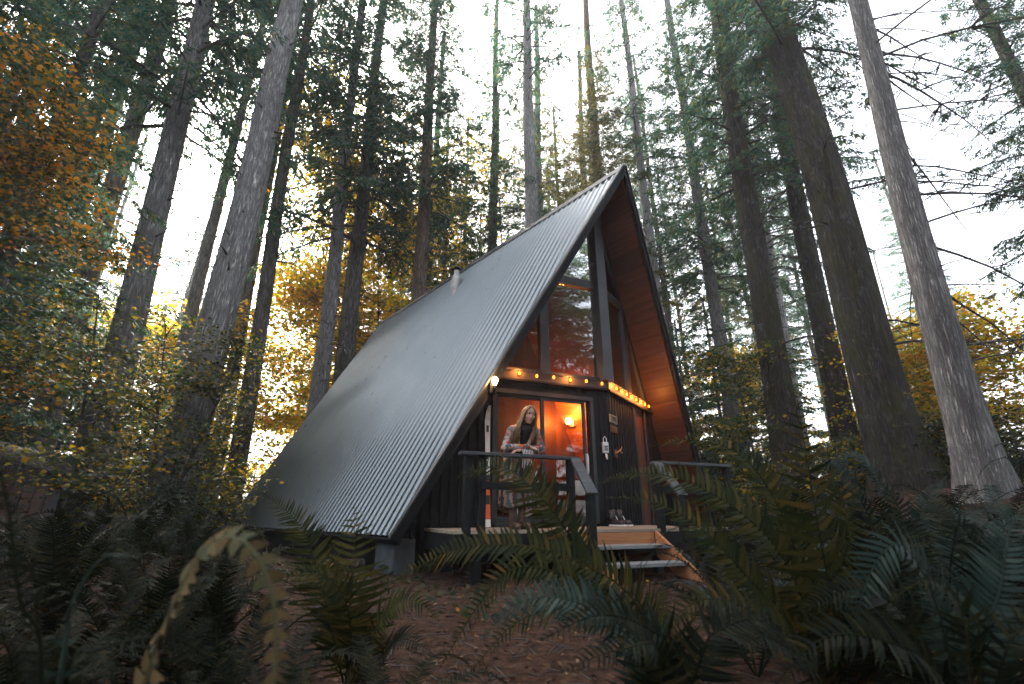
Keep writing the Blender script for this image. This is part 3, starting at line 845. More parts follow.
# ------------------------------------------------------------------ person leaning on the rail
PO = MD @ Vector((-2.20, -1.27, DZ + 0.002))
class PB(MB):
    def build(s, *a, **k):
        out = []
        for (x, y, z) in s.v:
            h = max(0.0, z - 0.92)
            y += -0.26*h + 0.07*math.exp(-((z-0.78)/0.28)**2)
            x += 0.05*h
            out.append((x, y, z - 0.04*h))
        s.v = out
        return MB.build(s, *a, **k)
person = thing('person', 'woman in a long patterned blanket coat leaning on the porch railing with crossed forearms', 'person', PO, (0, 0, DANG))
m_skin = m_plain('skin', (0.46, 0.25, 0.17), 0.5, 0, 0.06, 12, 0.05)
def m_coat():
    t = NT('blanket_coat_weave')
    tc = t.new('ShaderNodeTexCoord'); sx = t.new('ShaderNodeSeparateXYZ'); t.l(tc.outputs['Object'], sx.inputs[0])
    n = t.noise(tc.outputs['Object'], 9, 3, 0.5)
    # upper part: blocks of cream, rust, teal, grey; lower part: long vertical stripes
    v = t.new('ShaderNodeTexVoronoi'); v.inputs['Scale'].default_value = 25; v.distance = 'MANHATTAN'
    mp = t.new('ShaderNodeMapping'); mp.inputs['Scale'].default_value = (1.0, 0.6, 1.3); t.l(tc.outputs['Object'], mp.inputs[0]); t.l(mp.outputs[0], v.inputs['Vector'])
    sep = t.new('ShaderNodeSeparateColor'); t.l(v.outputs['Color'], sep.inputs[0])
    up = t.ramp(sep.outputs[0], [(0.0, (0.30,0.20,0.16)), (0.30, (0.38,0.27,0.23)), (0.50, (0.10,0.095,0.10)), (0.68, (0.28,0.045,0.035)), (0.80, (0.45,0.14,0.025)), (0.90, (0.05,0.10,0.12))], 'CONSTANT')
    st = t.math('FRACT', t.math('ADD', t.math('MULTIPLY', sx.outputs[0], 4.2), t.math('MULTIPLY', n, 0.5)))
    lo = t.ramp(st, [(0.0, (0.15,0.13,0.11)), (0.2, (0.03,0.03,0.033)), (0.38, (0.24,0.13,0.085)), (0.52, (0.07,0.085,0.085)), (0.68, (0.27,0.21,0.17)), (0.82, (0.13,0.04,0.03)), (0.9, (0.05,0.055,0.06))], 'CONSTANT')
    z = t.math('ADD', sx.outputs[2], t.math('MULTIPLY', n, 0.06))
    f = t.ramp(z, [(0.80, (0,)*3), (0.83, (1,)*3)])
    k = t.mix(f, lo, up)
    nb = t.noise(tc.outputs['Object'], 160, 3)
    t.principled(k, 0.95, 0, t.bump(nb, 0.5, 0.006), 0.1); return t.m
m_hair = m_wood('dark_blonde_hair', [(0.08,0.042,0.020),(0.20,0.115,0.055),(0.40,0.26,0.14)], 'Z', rough=0.45)
m_sweater = m_plain('black_knit', (0.012, 0.012, 0.014), 0.9, 0, 0.3, 60, 0.5)
m_boot = m_plain('brown_boot_leather', (0.10, 0.05, 0.03), 0.6, 0, 0.2, 10, 0.2)

def remesh(o, vox, it=3):
    r = o.modifiers.new('remesh', 'REMESH'); r.mode = 'VOXEL'; r.voxel_size = vox; r.use_smooth_shade = True
    s = o.modifiers.new('smooth', 'SMOOTH'); s.factor = 0.5; s.iterations = it

HC = Vector((0.015, -0.10, 1.335))                           # head centre; face turned a little to her left, chin up
HM = Matrix.Translation(HC) @ Matrix.Rotation(math.radians(-2), 4, 'Z') @ Matrix.Rotation(math.radians(3), 4, 'X')
b = PB()
# head (front is -y)
b.ell((0, 0.012, 0.025), (0.074, 0.088, 0.088), 18, 14, HM)
b.ell((0, -0.022, -0.035), (0.060, 0.064, 0.075), 18, 14, HM)
b.ell((0, -0.055, -0.088), (0.026, 0.026, 0.022), 12, 10, HM)           # chin
b.ell((0, -0.083, -0.022), (0.0105, 0.016, 0.024), 10, 8, HM)           # nose
b.ell((0, -0.093, -0.036), (0.013, 0.010, 0.009), 10, 8, HM)
for s in (-1, 1):
    b.ell((s*0.040, -0.058, -0.028), (0.024, 0.020, 0.022), 10, 8, HM)  # cheeks
    b.ell((s*0.028, -0.071, 0.022), (0.024, 0.012, 0.010), 10, 8, HM)   # brows
    b.ell((s*0.074, 0.012, -0.012), (0.010, 0.020, 0.030), 10, 8, HM)   # ears
b.ell((0, -0.078, -0.058), (0.022, 0.012, 0.010), 10, 8, HM)            # mouth mound
b.caps((0, -0.06, 1.20), HM @ Vector((0, 0.012, -0.06)), 0.052, 0.048, 14)
# trunk, arms, legs
b.caps((0, 0.11, 0.86), (0, 0.03, 1.02), 0.13, 0.115, 16); b.caps((0, 0.03, 1.02), (0, -0.03, 1.14), 0.115, 0.12, 16)
b.caps((-0.10, -0.03, 1.17), (0.10, -0.03, 1.17), 0.06, 0.06, 12)
SHO, ELB = 0.155, 0.235
WR = {-1: Vector((0.035, -0.275, 0.925)), 1: Vector((-0.045, -0.235, 0.905))}
for s in (-1, 1):
    b.caps((s*SHO, -0.04, 1.165), (s*ELB, -0.17, 0.915), 0.050, 0.040, 12)
    b.caps((s*ELB, -0.17, 0.915), WR[s], 0.040, 0.026, 12)
    b.caps((s*0.08, 0.11, 0.82), (s*0.075, 0.05, 0.46), 0.078, 0.054, 12)
    b.caps((s*0.075, 0.05, 0.46), (s*0.06, 0.08, 0.10), 0.054, 0.036, 12)
    b.caps((s*0.06, 0.09, 0.05), (s*0.065, -0.08, 0.035), 0.034, 0.028, 10)
# hands: palm, four bent fingers of unequal length, thumb off the side
for s in (-1, 1):
    w_ = WR[s]; d = Vector((-s, -0.10, -0.12)).normalized(); up = Vector((0, -0.35, 0.94)); sd = d.cross(up).normalized()
    palm0 = w_ + d*0.015; palm1 = w_ + d*0.075
    for k in (-1.2, -0.4, 0.4, 1.2): b.caps(palm0 + sd*0.016*k, palm1 + sd*0.0185*k, 0.014, 0.012, 8)
    for k, L in zip((-1.5, -0.5, 0.5, 1.5), (0.058, 0.072, 0.076, 0.064)):
        q0 = palm1 + sd*0.0155*k; q1 = q0 + (d*0.9 - up*0.35).normalized()*L*0.5; q2 = q1 + (d*0.5 - up*0.85).normalized()*L*0.5
        b.caps(q0, q1, 0.0088, 0.0080, 8); b.caps(q1, q2, 0.0080, 0.0066, 8)
    t0 = w_ + d*0.03 + sd*0.024*(-s); t1 = t0 + (d*0.7 + sd*(-s)*0.7).normalized()*0.036; t2 = t1 + (d*0.95 + sd*(-s)*0.1 - up*0.2).normalized()*0.03
    b.caps(t0, t1, 0.011, 0.0095, 8); b.caps(t1, t2, 0.0095, 0.0075, 8)
body = b.build('body', m_skin, person, smooth=True); remesh(body, 0.0055, 2)
# eyes, brows, lips
for s in (-1, 1):
    e = PB(); e.ell((s*0.028, -0.0745, 0.004), (0.0125, 0.007, 0.0062), 10, 8, HM); e.build('eye', M['white'], person, True)
    e = PB(); e.ell((s*0.026, -0.080, 0.004), (0.0062, 0.0035, 0.0062), 10, 8, HM); e.build('iris', M['black'], person, True)
    e = PB(); e.tube([HM @ Vector((s*0.012, -0.0845, 0.023)), HM @ Vector((s*0.028, -0.083, 0.028)), HM @ Vector((s*0.046, -0.066, 0.023))], [0.0035, 0.0038, 0.002], 6); e.build('eyebrow', m_hair, person)
m_lip = m_plain('lips', (0.42, 0.13, 0.11), 0.4, 0, 0.05, 10, 0.0)
e = PB(); e.ell((0, -0.0885, -0.055), (0.020, 0.006, 0.0042), 10, 8, HM); e.ell((0, -0.0885, -0.0625), (0.017, 0.006, 0.0048), 10, 8, HM); e.build('lips', m_lip, person, True)
# sweater front and collar
b = PB(); b.caps((0, -0.03, 0.95), (0, -0.085, 1.13), 0.10, 0.085, 16); b.caps((-0.03, -0.09, 1.15), (0.03, -0.09, 1.15), 0.062, 0.062, 12); b.caps((0, -0.06, 1.16), (0.004, -0.075, 1.255), 0.075, 0.060, 16)
sw = b.build('sweater', m_sweater, person, True); remesh(sw, 0.009, 4)
# coat: open front, sleeves
b = PB()
for s in (-1, 1):
    b.caps((s*0.10, 0.0, 1.17), (s*0.165, -0.04, 1.15), 0.052, 0.056, 14)
    b.caps((s*0.165, -0.04, 1.15), (s*0.245, -0.165, 0.915), 0.056, 0.050, 14)
    b.caps((s*0.245, -0.165, 0.918), WR[s] - (WR[s]-Vector((s*0.245, -0.165, 0.92))).normalized()*0.03, 0.050, 0.042, 14)
    b.caps((s*0.105, -0.035, 1.12), (s*0.115, 0.02, 0.90), 0.062, 0.075, 14)
    b.caps((s*0.105, -0.105, 1.13), (s*0.075, -0.12, 0.93), 0.034, 0.045, 12)      # lapel
    b.caps((s*0.065, 0.02, 1.215), (s*0.105, -0.075, 1.15), 0.028, 0.030, 10)      # collar
b.caps((0, 0.075, 1.13), (0, 0.13, 0.85), 0.085, 0.10, 14)
rings = [(0.90, 0.165, 0.125, 0.04), (0.75, 0.19, 0.145, 0.08), (0.55, 0.205, 0.155, 0.09), (0.38, 0.22, 0.165, 0.09), (0.24, 0.232, 0.175, 0.09)]
vs = []; fs = []; n = 48
for inner in (0, 1):
    for (z, rx, ry, yc) in rings:
        for k in range(n):
            a = 2*math.pi*k/n; fold = 1 + (0.05*math.cos(9*a+1) + 0.03*math.cos(5*a))*(0.95-z)*1.3
            r = fold - (0.10 if inner else 0)
            vs.append((rx*r*math.cos(a), yc + ry*r*math.sin(a), z + 0.012*math.cos(7*a)*(z < 0.3)))
nr = len(rings)
for inner in (0, 1):
    o_ = inner*nr*n
    for i in range(nr-1):
        for k in range(n):
            q = (o_+i*n+k, o_+i*n+(k+1) % n, o_+(i+1)*n+(k+1) % n, o_+(i+1)*n+k); fs.append(q if inner else q[::-1])
for k in range(n):
    fs.append(((nr-1)*n+k, (nr-1)*n+(k+1) % n, nr*n+(nr-1)*n+(k+1) % n, nr*n+(nr-1)*n+k))
    fs.append((k, nr*n+k, nr*n+(k+1) % n, (k+1) % n))
b.add(vs, fs)
coat = b.build('coat', m_coat(), person, True); remesh(coat, 0.009, 2)
b = PB()      # scarf fringe hanging from the front of the coat over the rail
for k in range(7):
    x = -0.06 + 0.021*k; L = random.uniform(0.10, 0.34)
    b.tube([(x, -0.285, 0.90), (x+0.004, -0.300, 0.85), (x+random.uniform(-0.01, 0.01), -0.292, 0.85-L)], [0.0045, 0.004, 0.002], 6)
b.build('fringe', M['white'], person)
b = PB()
for s in (-1, 1):
    b2 = PB(); b2.tube([(s*0.06, 0.085, 0.04), (s*0.062, 0.085, 0.15), (s*0.066, 0.075, 0.30)], [0.046, 0.048, 0.058], 14); b2.caps((s*0.06, 0.08, 0.045), (s*0.067, -0.085, 0.036), 0.045, 0.036, 12)
    b2.build('boot', m_boot, person, True)
# hair: cap and long strands falling over both shoulders
hm = PB()
hm.ell((0, 0.026, 0.042), (0.084, 0.092, 0.086), 20, 14, HM); hm.ell((0, 0.055, -0.03), (0.078, 0.06, 0.10), 16, 12, HM)
HI = HM.to_3x3()
for s in (-1, 1):
    for k in range(110):
        f = k/109
        root = HM @ Vector((s*0.012 + s*0.02*f, -0.058 + 0.12*f, 0.112 - 0.02*f + random.uniform(-0.006, 0.006)))
        a = HM @ Vector((s*(0.066+0.016*random.random()), -0.062 + 0.10*f, 0.035))
        c_ = HM @ Vector((s*(0.080+0.018*random.random()), -0.052 + 0.09*f, -0.055))
        e1 = Vector((s*(0.085 + 0.05*random.random()), -0.150 + 0.12*f, 1.165 + random.uniform(-0.02, 0.02)))
        L = random.uniform(0.10, 0.20)
        e2 = Vector((s*(0.09 + 0.07*random.random()), -0.185 + 0.09*f, 1.150 - L)); wv_ = random.choice((-1, 1))*0.016
        hm.tube([root, a, c_, e1, e1.lerp(e2, .33) + Vector((wv_, -0.010, 0)), e1.lerp(e2, .66) + Vector((-wv_, -0.012, 0)), e2], [0.004, 0.0068, 0.0066, 0.006, 0.0055, 0.0045, 0.001], 5)
for k in range(26):
    a = -1.2 + 2.4*k/25
    p0 = HM @ Vector((0.07*math.sin(a), 0.05+0.05*math.cos(a), 0.08)); p1 = HM @ Vector((0.085*math.sin(a), 0.06+0.06*math.cos(a), -0.06))
    hm.tube([p0, p1, Vector((0.10*math.sin(a), 0.08 + 0.03*math.cos(a), 1.10)), Vector((0.11*math.sin(a), 0.11, 0.98))], [0.012, 0.014, 0.012, 0.003], 6)
hm.build('hair', m_hair, person, True)
# ------------------------------------------------------------------ trees
def tmat(a): return np.asarray(a, dtype=np.float64)

def kites(base, dirv, length, width, nrm_jit=0.5):
    """flat four-cornered needle sprays; base,dirv (N,3); length,width (N,)"""
    N = len(base)
    d = dirv / np.linalg.norm(dirv, axis=1, keepdims=True)
    up = np.tile(np.array([0, 0, 1.0]), (N, 1)) + RG.normal(0, nrm_jit, (N, 3))
    s = np.cross(d, up); s /= (np.linalg.norm(s, axis=1, keepdims=True) + 1e-9)
    L = length[:, None]; W = width[:, None]
    V = np.empty((N, 4, 3))
    V[:, 0] = base; V[:, 1] = base + d*L*0.45 + s*W*0.5; V[:, 2] = base + d*L; V[:, 3] = base + d*L*0.45 - s*W*0.5
    return V

def fir_crown(H, R0, n_br, seed, dens=1.0, droop=0.30, taper=0.75):
    """needle sprays and branch wood of one fir crown, origin at its lowest branch"""
    rg = np.random.default_rng(seed); random.seed(seed)
    B, D, L_, W_ = [], [], [], []
    wood = MB()
    for i in range(n_br):
        f = (i + rg.random()) / n_br
        z0 = H * f ** 1.05
        Lb = R0 * (1 - f) ** taper * rg.uniform(0.65, 1.15) + 0.35
        az = i * 2.399 + rg.uniform(-0.5, 0.5)
        ca, sa = math.cos(az), math.sin(az)
        rise = rg.uniform(-0.12, 0.18) + 0.5*f
        dr = droop * rg.uniform(0.6, 1.5) * (1 - 0.6*f)
        def P(t): 
            r = Lb * t
            return np.stack([ca*r, sa*r, z0 + Lb*(rise*t - dr*t*t*1.3 + 0.25*dr*t**4)], -1)
        ts = np.linspace(0, 1, 6)
        wood.tube([tuple(p) for p in P(ts)], [0.012*Lb+0.006, 0.010*Lb+0.004, 0.008*Lb, 0.006*Lb, 0.004*Lb, 0.002], 4, cap=False)
        n2 = max(4, int(Lb / 0.15 * dens))
        t2 = np.sort(rg.uniform(0.18, 1.0, n2))
        for t in t2:
            p0 = P(np.array([t]))[0]
            tg = P(np.array([min(1, t+0.02)]))[0] - P(np.array([t-0.02]))[0]; tg /= np.linalg.norm(tg)
            for sgn in (-1, 1):
                l2 = (0.14 + 0.40*Lb*(1.05-t)**0.8*0.5 + 0.1*rg.random()) * rg.uniform(0.6, 1.2)
                ang = sgn * rg.uniform(0.7, 1.15)
                c2, s2 = math.cos(ang), math.sin(ang)
                dv = np.array([tg[0]*c2 - tg[1]*s2, tg[0]*s2 + tg[1]*c2, tg[2] - rg.uniform(0.05, 0.45)])
                dv /= np.linalg.norm(dv)
                m = max(2, int(l2/0.085))
                u = (np.arange(m) + rg.random(m)*0.6) / m * l2
                pts = p0 + dv*u[:, None]; pts[:, 2] -= 0.25*u*u
                for q in (-1, 1):
                    a3 = q*rg.uniform(0.5, 1.0, m); c3, s3 = np.cos(a3), np.sin(a3)
                    dd = np.stack([dv[0]*c3 - dv[1]*s3, dv[0]*s3 + dv[1]*c3, np.full(m, dv[2]) - rg.uniform(0.0, 0.5, m)], -1)
                    B.append(pts); D.append(dd); L_.append(rg.uniform(0.10, 0.24, m)); W_.append(rg.uniform(0.026, 0.055, m))
                B.append(pts[-1:]); D.append(dv[None]); L_.append(np.array([0.2])); W_.append(np.array([0.04]))
    V = kites(np.concatenate(B), np.concatenate(D), np.concatenate(L_), np.concatenate(W_))
    wm = bpy.data.meshes.new('limbs'); wm.from_pydata(wood.v, [], wood.f); wm.materials.append(M['twig']); wm.update()
    return V, wm

CR = {}
for key, args in {'tall': (19, 3.6, 120, 1, 1.0, 0.34), 'wide': (16, 4.2, 95, 2, 1.0, 0.45), 'thin': (15, 2.4, 90, 3, 0.9, 0.4), 'bushy': (17, 3.4, 150, 4, 1.15, 0.3), 'young': (6.0, 1.9, 75, 5, 1.2, 0.35)}.items():
    V, wm = fir_crown(*args)
    CR[key] = (np_mesh('crown', V, M['needles']), wm, args[0])
    if key in ('wide', 'bushy'):
        CR[key + '_olive'] = (np_mesh('crown', V, M['needles_olive']), wm, args[0])

TAPER = 0.62
def trunk_mesh(H, d, n=20, rings=26, seed=0, flare=1.0):
    rg = np.random.default_rng(seed)
    vs = []; fs = []
    ph = rg.uniform(0, 6.28, 6); amp = rg.uniform(0.01, 0.035, 6)
    wx, wy = rg.uniform(-1, 1, 2)
    for i in range(rings + 1):
        t = i / rings; z = H * t ** 1.35 - 0.5
        r = d/2 * (1.0 - TAPER*t) * (1 + flare*0.38*math.exp(-max(0, z)/0.55))
        cx = 0.04*d*math.sin(z*0.5+wx*3) + 0.006*z*wx*math.sin(t*2.2); cy_ = 0.04*d*math.cos(z*0.43+wy*3) + 0.006*z*wy*math.sin(t*2.2)
        for k in range(n):
            a = 2*math.pi*k/n
            rr = r * (1 + sum(amp[q]*math.cos((q+2)*a + ph[q] + 0.15*z) for q in range(6)) + (0.10*math.cos(4*a+ph[0])*math.exp(-max(0, z)/0.5)))
            vs.append((cx + rr*math.cos(a), cy_ + rr*math.sin(a), z))
    for i in range(rings):
        for k in range(n): fs.append((i*n+k, i*n+(k+1) % n, (i+1)*n+(k+1) % n, (i+1)*n+k))
    me = bpy.data.meshes.new('trunk'); me.from_pydata(vs, [], fs); me.polygons.foreach_set('use_smooth', [True]*len(fs)); me.update()
    return me

def dead_branches(parent, d, z0, z1, n, lmax, seed, prefer=None):
    random.seed(seed)
    for i in range(n):
        b = MB()
        z = random.uniform(z0, z1); a = random.uniform(0, 6.283) if prefer is None else random.gauss(prefer, 0.55)
        L = random.uniform(0.25, 1.0)**1.5 * lmax + 0.15
        ca, sa = math.cos(a), math.sin(a); r0 = d*0.36; el = random.uniform(-0.15, 0.45)
        w_ = random.uniform(0.010, 0.022) * (0.6 + L/lmax)
        pts = []
        k = 6
        jx = random.uniform(-0.1, 0.1)
        for j in range(k+1):
            t = j/k; r = r0 + L*t
            pts.append((ca*r - sa*jx*L*t*t, sa*r + ca*jx*L*t*t, z + L*(el*t - 0.35*t*t) + random.uniform(-0.015, 0.015)*L))
        b.tube(pts, [w_*(1-0.85*j/k) for j in range(k+1)], 5, cap=False)
        if L > 0.8:
            for q in range(int(L*3.5)):
                t = random.uniform(0.3, 0.95); j = int(t*k); p = Vector(pts[j]); l2 = random.uniform(0.15, 0.55)*L*0.6; a2 = a + random.choice((-1, 1))*random.uniform(0.5, 1.1)
                b.tube([p, p + Vector((math.cos(a2)*l2*0.5, math.sin(a2)*l2*0.5, 0.03*l2)), p + Vector((math.cos(a2)*l2, math.sin(a2)*l2, -0.12*l2))], [w_*0.45, w_*0.3, 0.002], 4, cap=False)
        b.build('dead_branch', M['twig'], parent)

def lean_rot(d):
    d = Vector(d).normalized()
    return Vector((0, 0, 1)).rotation_difference(d).to_euler()

def fir(label, base, axis, d, H, bark, crown, cz, cs, seed, dead=None, group=None, cut=None, name='fir_tree'):
    t = thing(name, label, 'tree', base, lean_rot(axis), group)
    link_mesh('trunk', trunk_mesh(H, d, seed=seed), M[bark], t)
    if crown:
        me, wm, ch = CR[crown]
        a = seed * 1.7
        c = link_mesh('crown', me, None, t); c.location = (0, 0, cz); c.rotation_euler = (0, 0, a); c.scale = cs
        l = link_mesh('limbs', wm, None, c)
    if dead: dead_branches(t, d, *dead)
    return t

def trunk_line(x1, y1, x0, y0, wpx, d):
    P = ray(x1, y1) * (FPX * d / wpx)
    r = ray(x0, y0); Q = r * (P.y / r.y)
    P.z += CAMZ; Q.z += CAMZ
    ax = (Q - P).normalized()
    t = 0
    for _ in range(4):
        b = P + ax * t; t -= (b.z - gz(b.x, b.y)) / ax.z
    return P + ax*t, ax

# (low px, high px, width px, diameter m, height, bark, crown, crown base, crown scale, dead branches, label)
TREES = [
 (10,250,37,25,15,.50,30,'bark_furrowed','thin',12,1.2,(3,12,14,1.6),'dark fir trunk behind the orange maple at the left edge'),
 (92,165,150,5,7,.32,30,'bark','thin',15,1.2,(5,15,20,1.2),'slim leaning fir seen between the left edge maple and the first broad trunks'),
 (87,280,170,0,20,.60,33,'bark','tall',15,1.2,(5,15,26,1.2),'brown grey fir leaning right, first broad trunk beside the orange maple'),
 (130,318,205,0,28,.72,34,'bark','wide',11.5,1.1,(4,13,26,1.0),'broad grey fir with drooping dark boughs at its right side high up'),
 (184,340,264,15,12,.45,31,'bark','thin',17,1.3,(4,16,20,1.0),'thin straight fir in the bright gap left of the thickest pale trunk'),
 (213,340,295,0,32,.78,36,'bark_light','tall',19,1.3,(4,17,40,0.5),'thickest pale grey fir on the left side, studded with branch stubs'),
 (239,340,262,220,12,.50,31,'bark_dark','tall',18,1.2,(3,16,15,0.8),'dark fir half hidden behind the right side of the thickest pale trunk'),
 (258,340,314,0,15,.50,32,'bark_dark','thin',17,1.3,(4,16,22,0.9),'dark slender fir just right of the thickest pale trunk'),
 (335,260,364,0,13,.50,32,'bark','thin',13,1.3,(6,14,24,1.4),'straight grey fir rising from yellow maples left of the cabin roof'),
 (352,300,382,0,16,.62,33,'bark_dark','tall',11,1.2,(5,12,24,1.6),'dark fir wrapped in yellow maple leaves beside the lower roof edge'),
 (419,298,434,0,14,.56,33,'bark_brown','bushy',13,1.0,(7,14,24,1.2),'warm brown fir rising behind the roof just left of the chimney flue'),
 (429,285,447,18,8,.45,33,'bark_dark','wide',9,1.0,(6,12,24,1.6),'thin dark fir close behind the warm brown trunk by the chimney'),
 (494,245,499,0,9,.45,33,'bark_dark','tall',8.5,1.0,(6,12,24,1.6),'slim dark fir above the roof right of the chimney flue'),
 (531,222,525,0,13,.60,36,'bark_light','thin',22,1.4,(9,22,24,0.6),'smooth pale fir with a bare trunk above the middle of the ridge'),
 (539,215,536,0,8,.45,34,'bark','wide_olive',13,0.9,(9,16,24,1.4),'thin fir tucked behind the right side of the smooth pale trunk'),
 (585,185,580,45,6,.40,34,'bark_dark','bushy_olive',10,1.0,(9,16,24,1.6),'distant thin fir just left of the roof peak'),
 (599,175,588,0,10,.52,34,'bark_brown','bushy_olive',9,1.0,(8,16,30,1.6),'brown fir with olive boughs directly behind the roof peak'),
 (656,300,620,0,11,.50,34,'bark_light','thin',17,1.2,(6,18,60,1.8),'pale fir with bare twigs right of the roof peak'),
 (720,340,668,0,13,.52,33,'bark','tall',8.5,0.85,(5,12,30,1.8),'grey fir leaning left, first full trunk right of the cabin'),
 (770,340,718,20,24,.66,34,'bark_furrowed','tall',9.5,0.85,(4,12,40,2.0),'dark fir with dense boughs at the top, second broad trunk right of the cabin'),
 (783,340,737,100,12,.52,33,'bark_light','wide',10,0.9,(5,12,20,1.4),'pale fir showing behind the second broad trunk right of the cabin'),
 (825,340,772,75,20,.66,34,'bark_furrowed','tall',10.5,0.9,(4,11,30,1.8),'dark fir touching the left side of the huge furrowed trunk'),
 (869,340,772,0,43,.98,38,'bark_furrowed','tall',12,0.95,(3,11,40,2.2),'huge dark furrowed fir with a mossy foot on the right side'),
 (943,340,851,0,29,.50,20,'bark','thin',13.5,0.35,(2.0,11,50,4.6,0.15),'grey leaning fir with long bare branches reaching to the right edge'),
]
for i, (x1, y1, x0, y0, wp, d, H, bark, cr, cz, cs, dead, lab) in enumerate(TREES):
    base, ax = trunk_line(x1, y1, x0, y0, wp, d)
    zm = (ray(x1, y1)*(FPX*d/wp)).z + CAMZ - base.z
    d = d / (1 - TAPER*min(1, max(0, zm+0.5)/H)**(1/1.35))
    dd = dead[:4] + (100 + i,) + dead[4:]
    fir(lab, base, ax, d, H, bark, cr, cz, (cs, cs, cs), i + 1, dd)

# conifer at the right edge, low boughs
b0 = at(1150, 330, 11.5); b0.z = gz(b0.x, b0.y)
fir('dark fir at the right edge with drooping needle boughs near the bare branches', b0, (-0.02, 0, 1), 0.5, 26, 'bark_dark', 'bushy', 3.2, (0.85, 0.85, 0.9), 61, (1, 4, 20, 1.8, 300))
# young hemlocks beside the cabin
for k, (px, dpt, s, lab) in enumerate([(697, 15.5, 1.05, 'young blue green fir just right of the cabin eave'), (733, 17.5, 1.2, 'young fir behind the first trunks right of the cabin'),
                                  (800, 19, 1.25, 'young fir behind the dark trunks left of the huge furrowed fir'), (672, 21, 1.3, 'young fir half hidden behind the right roof slope'),
                                  (905, 17, 1.1, 'young fir in the gap between the huge fir and the grey leaning fir'), (160, 17, 1.2, 'young dark fir deep in the shade left of the thickest pale trunk'), (18, 15, 1.1, 'young dark fir behind the shed roof at the left edge'), (62, 18, 1.25, 'young dark fir behind the olive maple beside the shed'), (112, 20, 1.3, 'young fir in the dark gap between the first broad left trunks')]):
    p = at(px, 500, dpt); p.z = gz(p.x, p.y)
    t = fir(lab, p, (0, 0, 1), 0.16*s, 7.2*s, 'bark_dark', 'young', 0.5, (s, s, s), 70 + k, None, name='young_fir')

# distant firs (shared trunk meshes)
far_tr = [trunk_mesh(33, 0.5, 10, 12, 900 + k, 0.4) for k in range(3)]
for m_ in far_tr: m_.materials.append(M['bark_dark'])
def far_fir(x, y, k, s, crown, cz, group, lab):
    t = thing('distant_fir', lab, 'tree', (x, y, gz(x, y)), (random.uniform(-.03, .03), random.uniform(-.03, .03), k*1.3), group)
    t.scale = (s, s, s)
    link_mesh('trunk', far_tr[k % 3], None, t)
    me, wm, ch = CR[crown]; c = link_mesh('crown', me, None, t); c.location = (0, 0, cz)
    l = link_mesh('limbs', wm, None, c)
kinds = ['tall', 'wide', 'bushy', 'tall', 'wide_olive', 'bushy']
far = [(30,34),(75,40),(130,36),(168,48),(225,60),(300,52),(345,30),(372,26),(388,36),(402,29),(440,33),(458,27),(470,38),(488,30),(512,44),(548,30),(562,36),(575,27),(606,33),(628,42),(690,26),(703,33),(738,28),(752,37),(790,31),(812,40),(842,34),(880,52),(935,60),(985,36),(1010,44)]
random.seed(5)
for k, (px, dpt) in enumerate(far):
    p = at(px, 480, dpt)
    far_fir(p.x, p.y, k, random.uniform(0.85, 1.1), kinds[k % 6], random.uniform(7, 13), 'distant firs', 'distant fir with thin trunk among the hazy trees far behind the cabin')
# unseen firs added past the left border to darken the roof's reflection
for k, (az, r, cz_, s_) in enumerate([(-50,15,3,.9),(-54,21,4,1),(-58,13,2.5,.8),(-63,18,3,1),(-68,12,2.5,.8),(-73,16,3,.95),(-79,12,3,.85),(-86,17,4,1),(-49,27,5,1),(-56,30,4,1),(-66,27,4,1),(-61,23,3,1),(-47,34,3,1)]):
    x, y = r*math.sin(math.radians(az)), r*math.cos(math.radians(az))
    far_fir(x, y, k, s_, kinds[k % 4], cz_, 'unseen firs added beyond the left border', 'unseen fir with low boughs added beyond the left border of the view')
for k, (az, r) in enumerate([(-48, 19), (-52, 24), (-57, 18), (-64, 14), (-70, 19), (-76, 14), (-46, 26)]):
    x, y = r*math.sin(math.radians(az)), r*math.cos(math.radians(az))
    far_fir(x, y, k+1, 0.8, 'bushy', 0.8, 'unseen firs added beyond the left border', 'unseen fir with low boughs added beyond the left border of the view')
# firs behind the viewpoint: they shade the clearing and show in the window panes
random.seed(19)
for k in range(24, 50):
    a = math.radians(-175 + 100*(k + 0.7*random.random())/24) if k < 24 else math.radians(-74 + 70*(k-24+0.6*random.random())/26)
    r = random.uniform(8, 20) if k < 24 else (10, 16, 22, 13)[k % 4] + random.uniform(-1, 2)
    if k < 24 and k % 4: continue
    x, y = r*math.cos(a), r*math.sin(a)
    if y > 1.5: continue
    far_fir(x, y, k, random.uniform(0.9, 1.1), kinds[k % 6], random.uniform(9, 13) if k < 24 else random.uniform(2.5, 6), 'firs behind the viewpoint', 'tall fir standing behind the viewpoint, mirrored in the upper cabin windows')

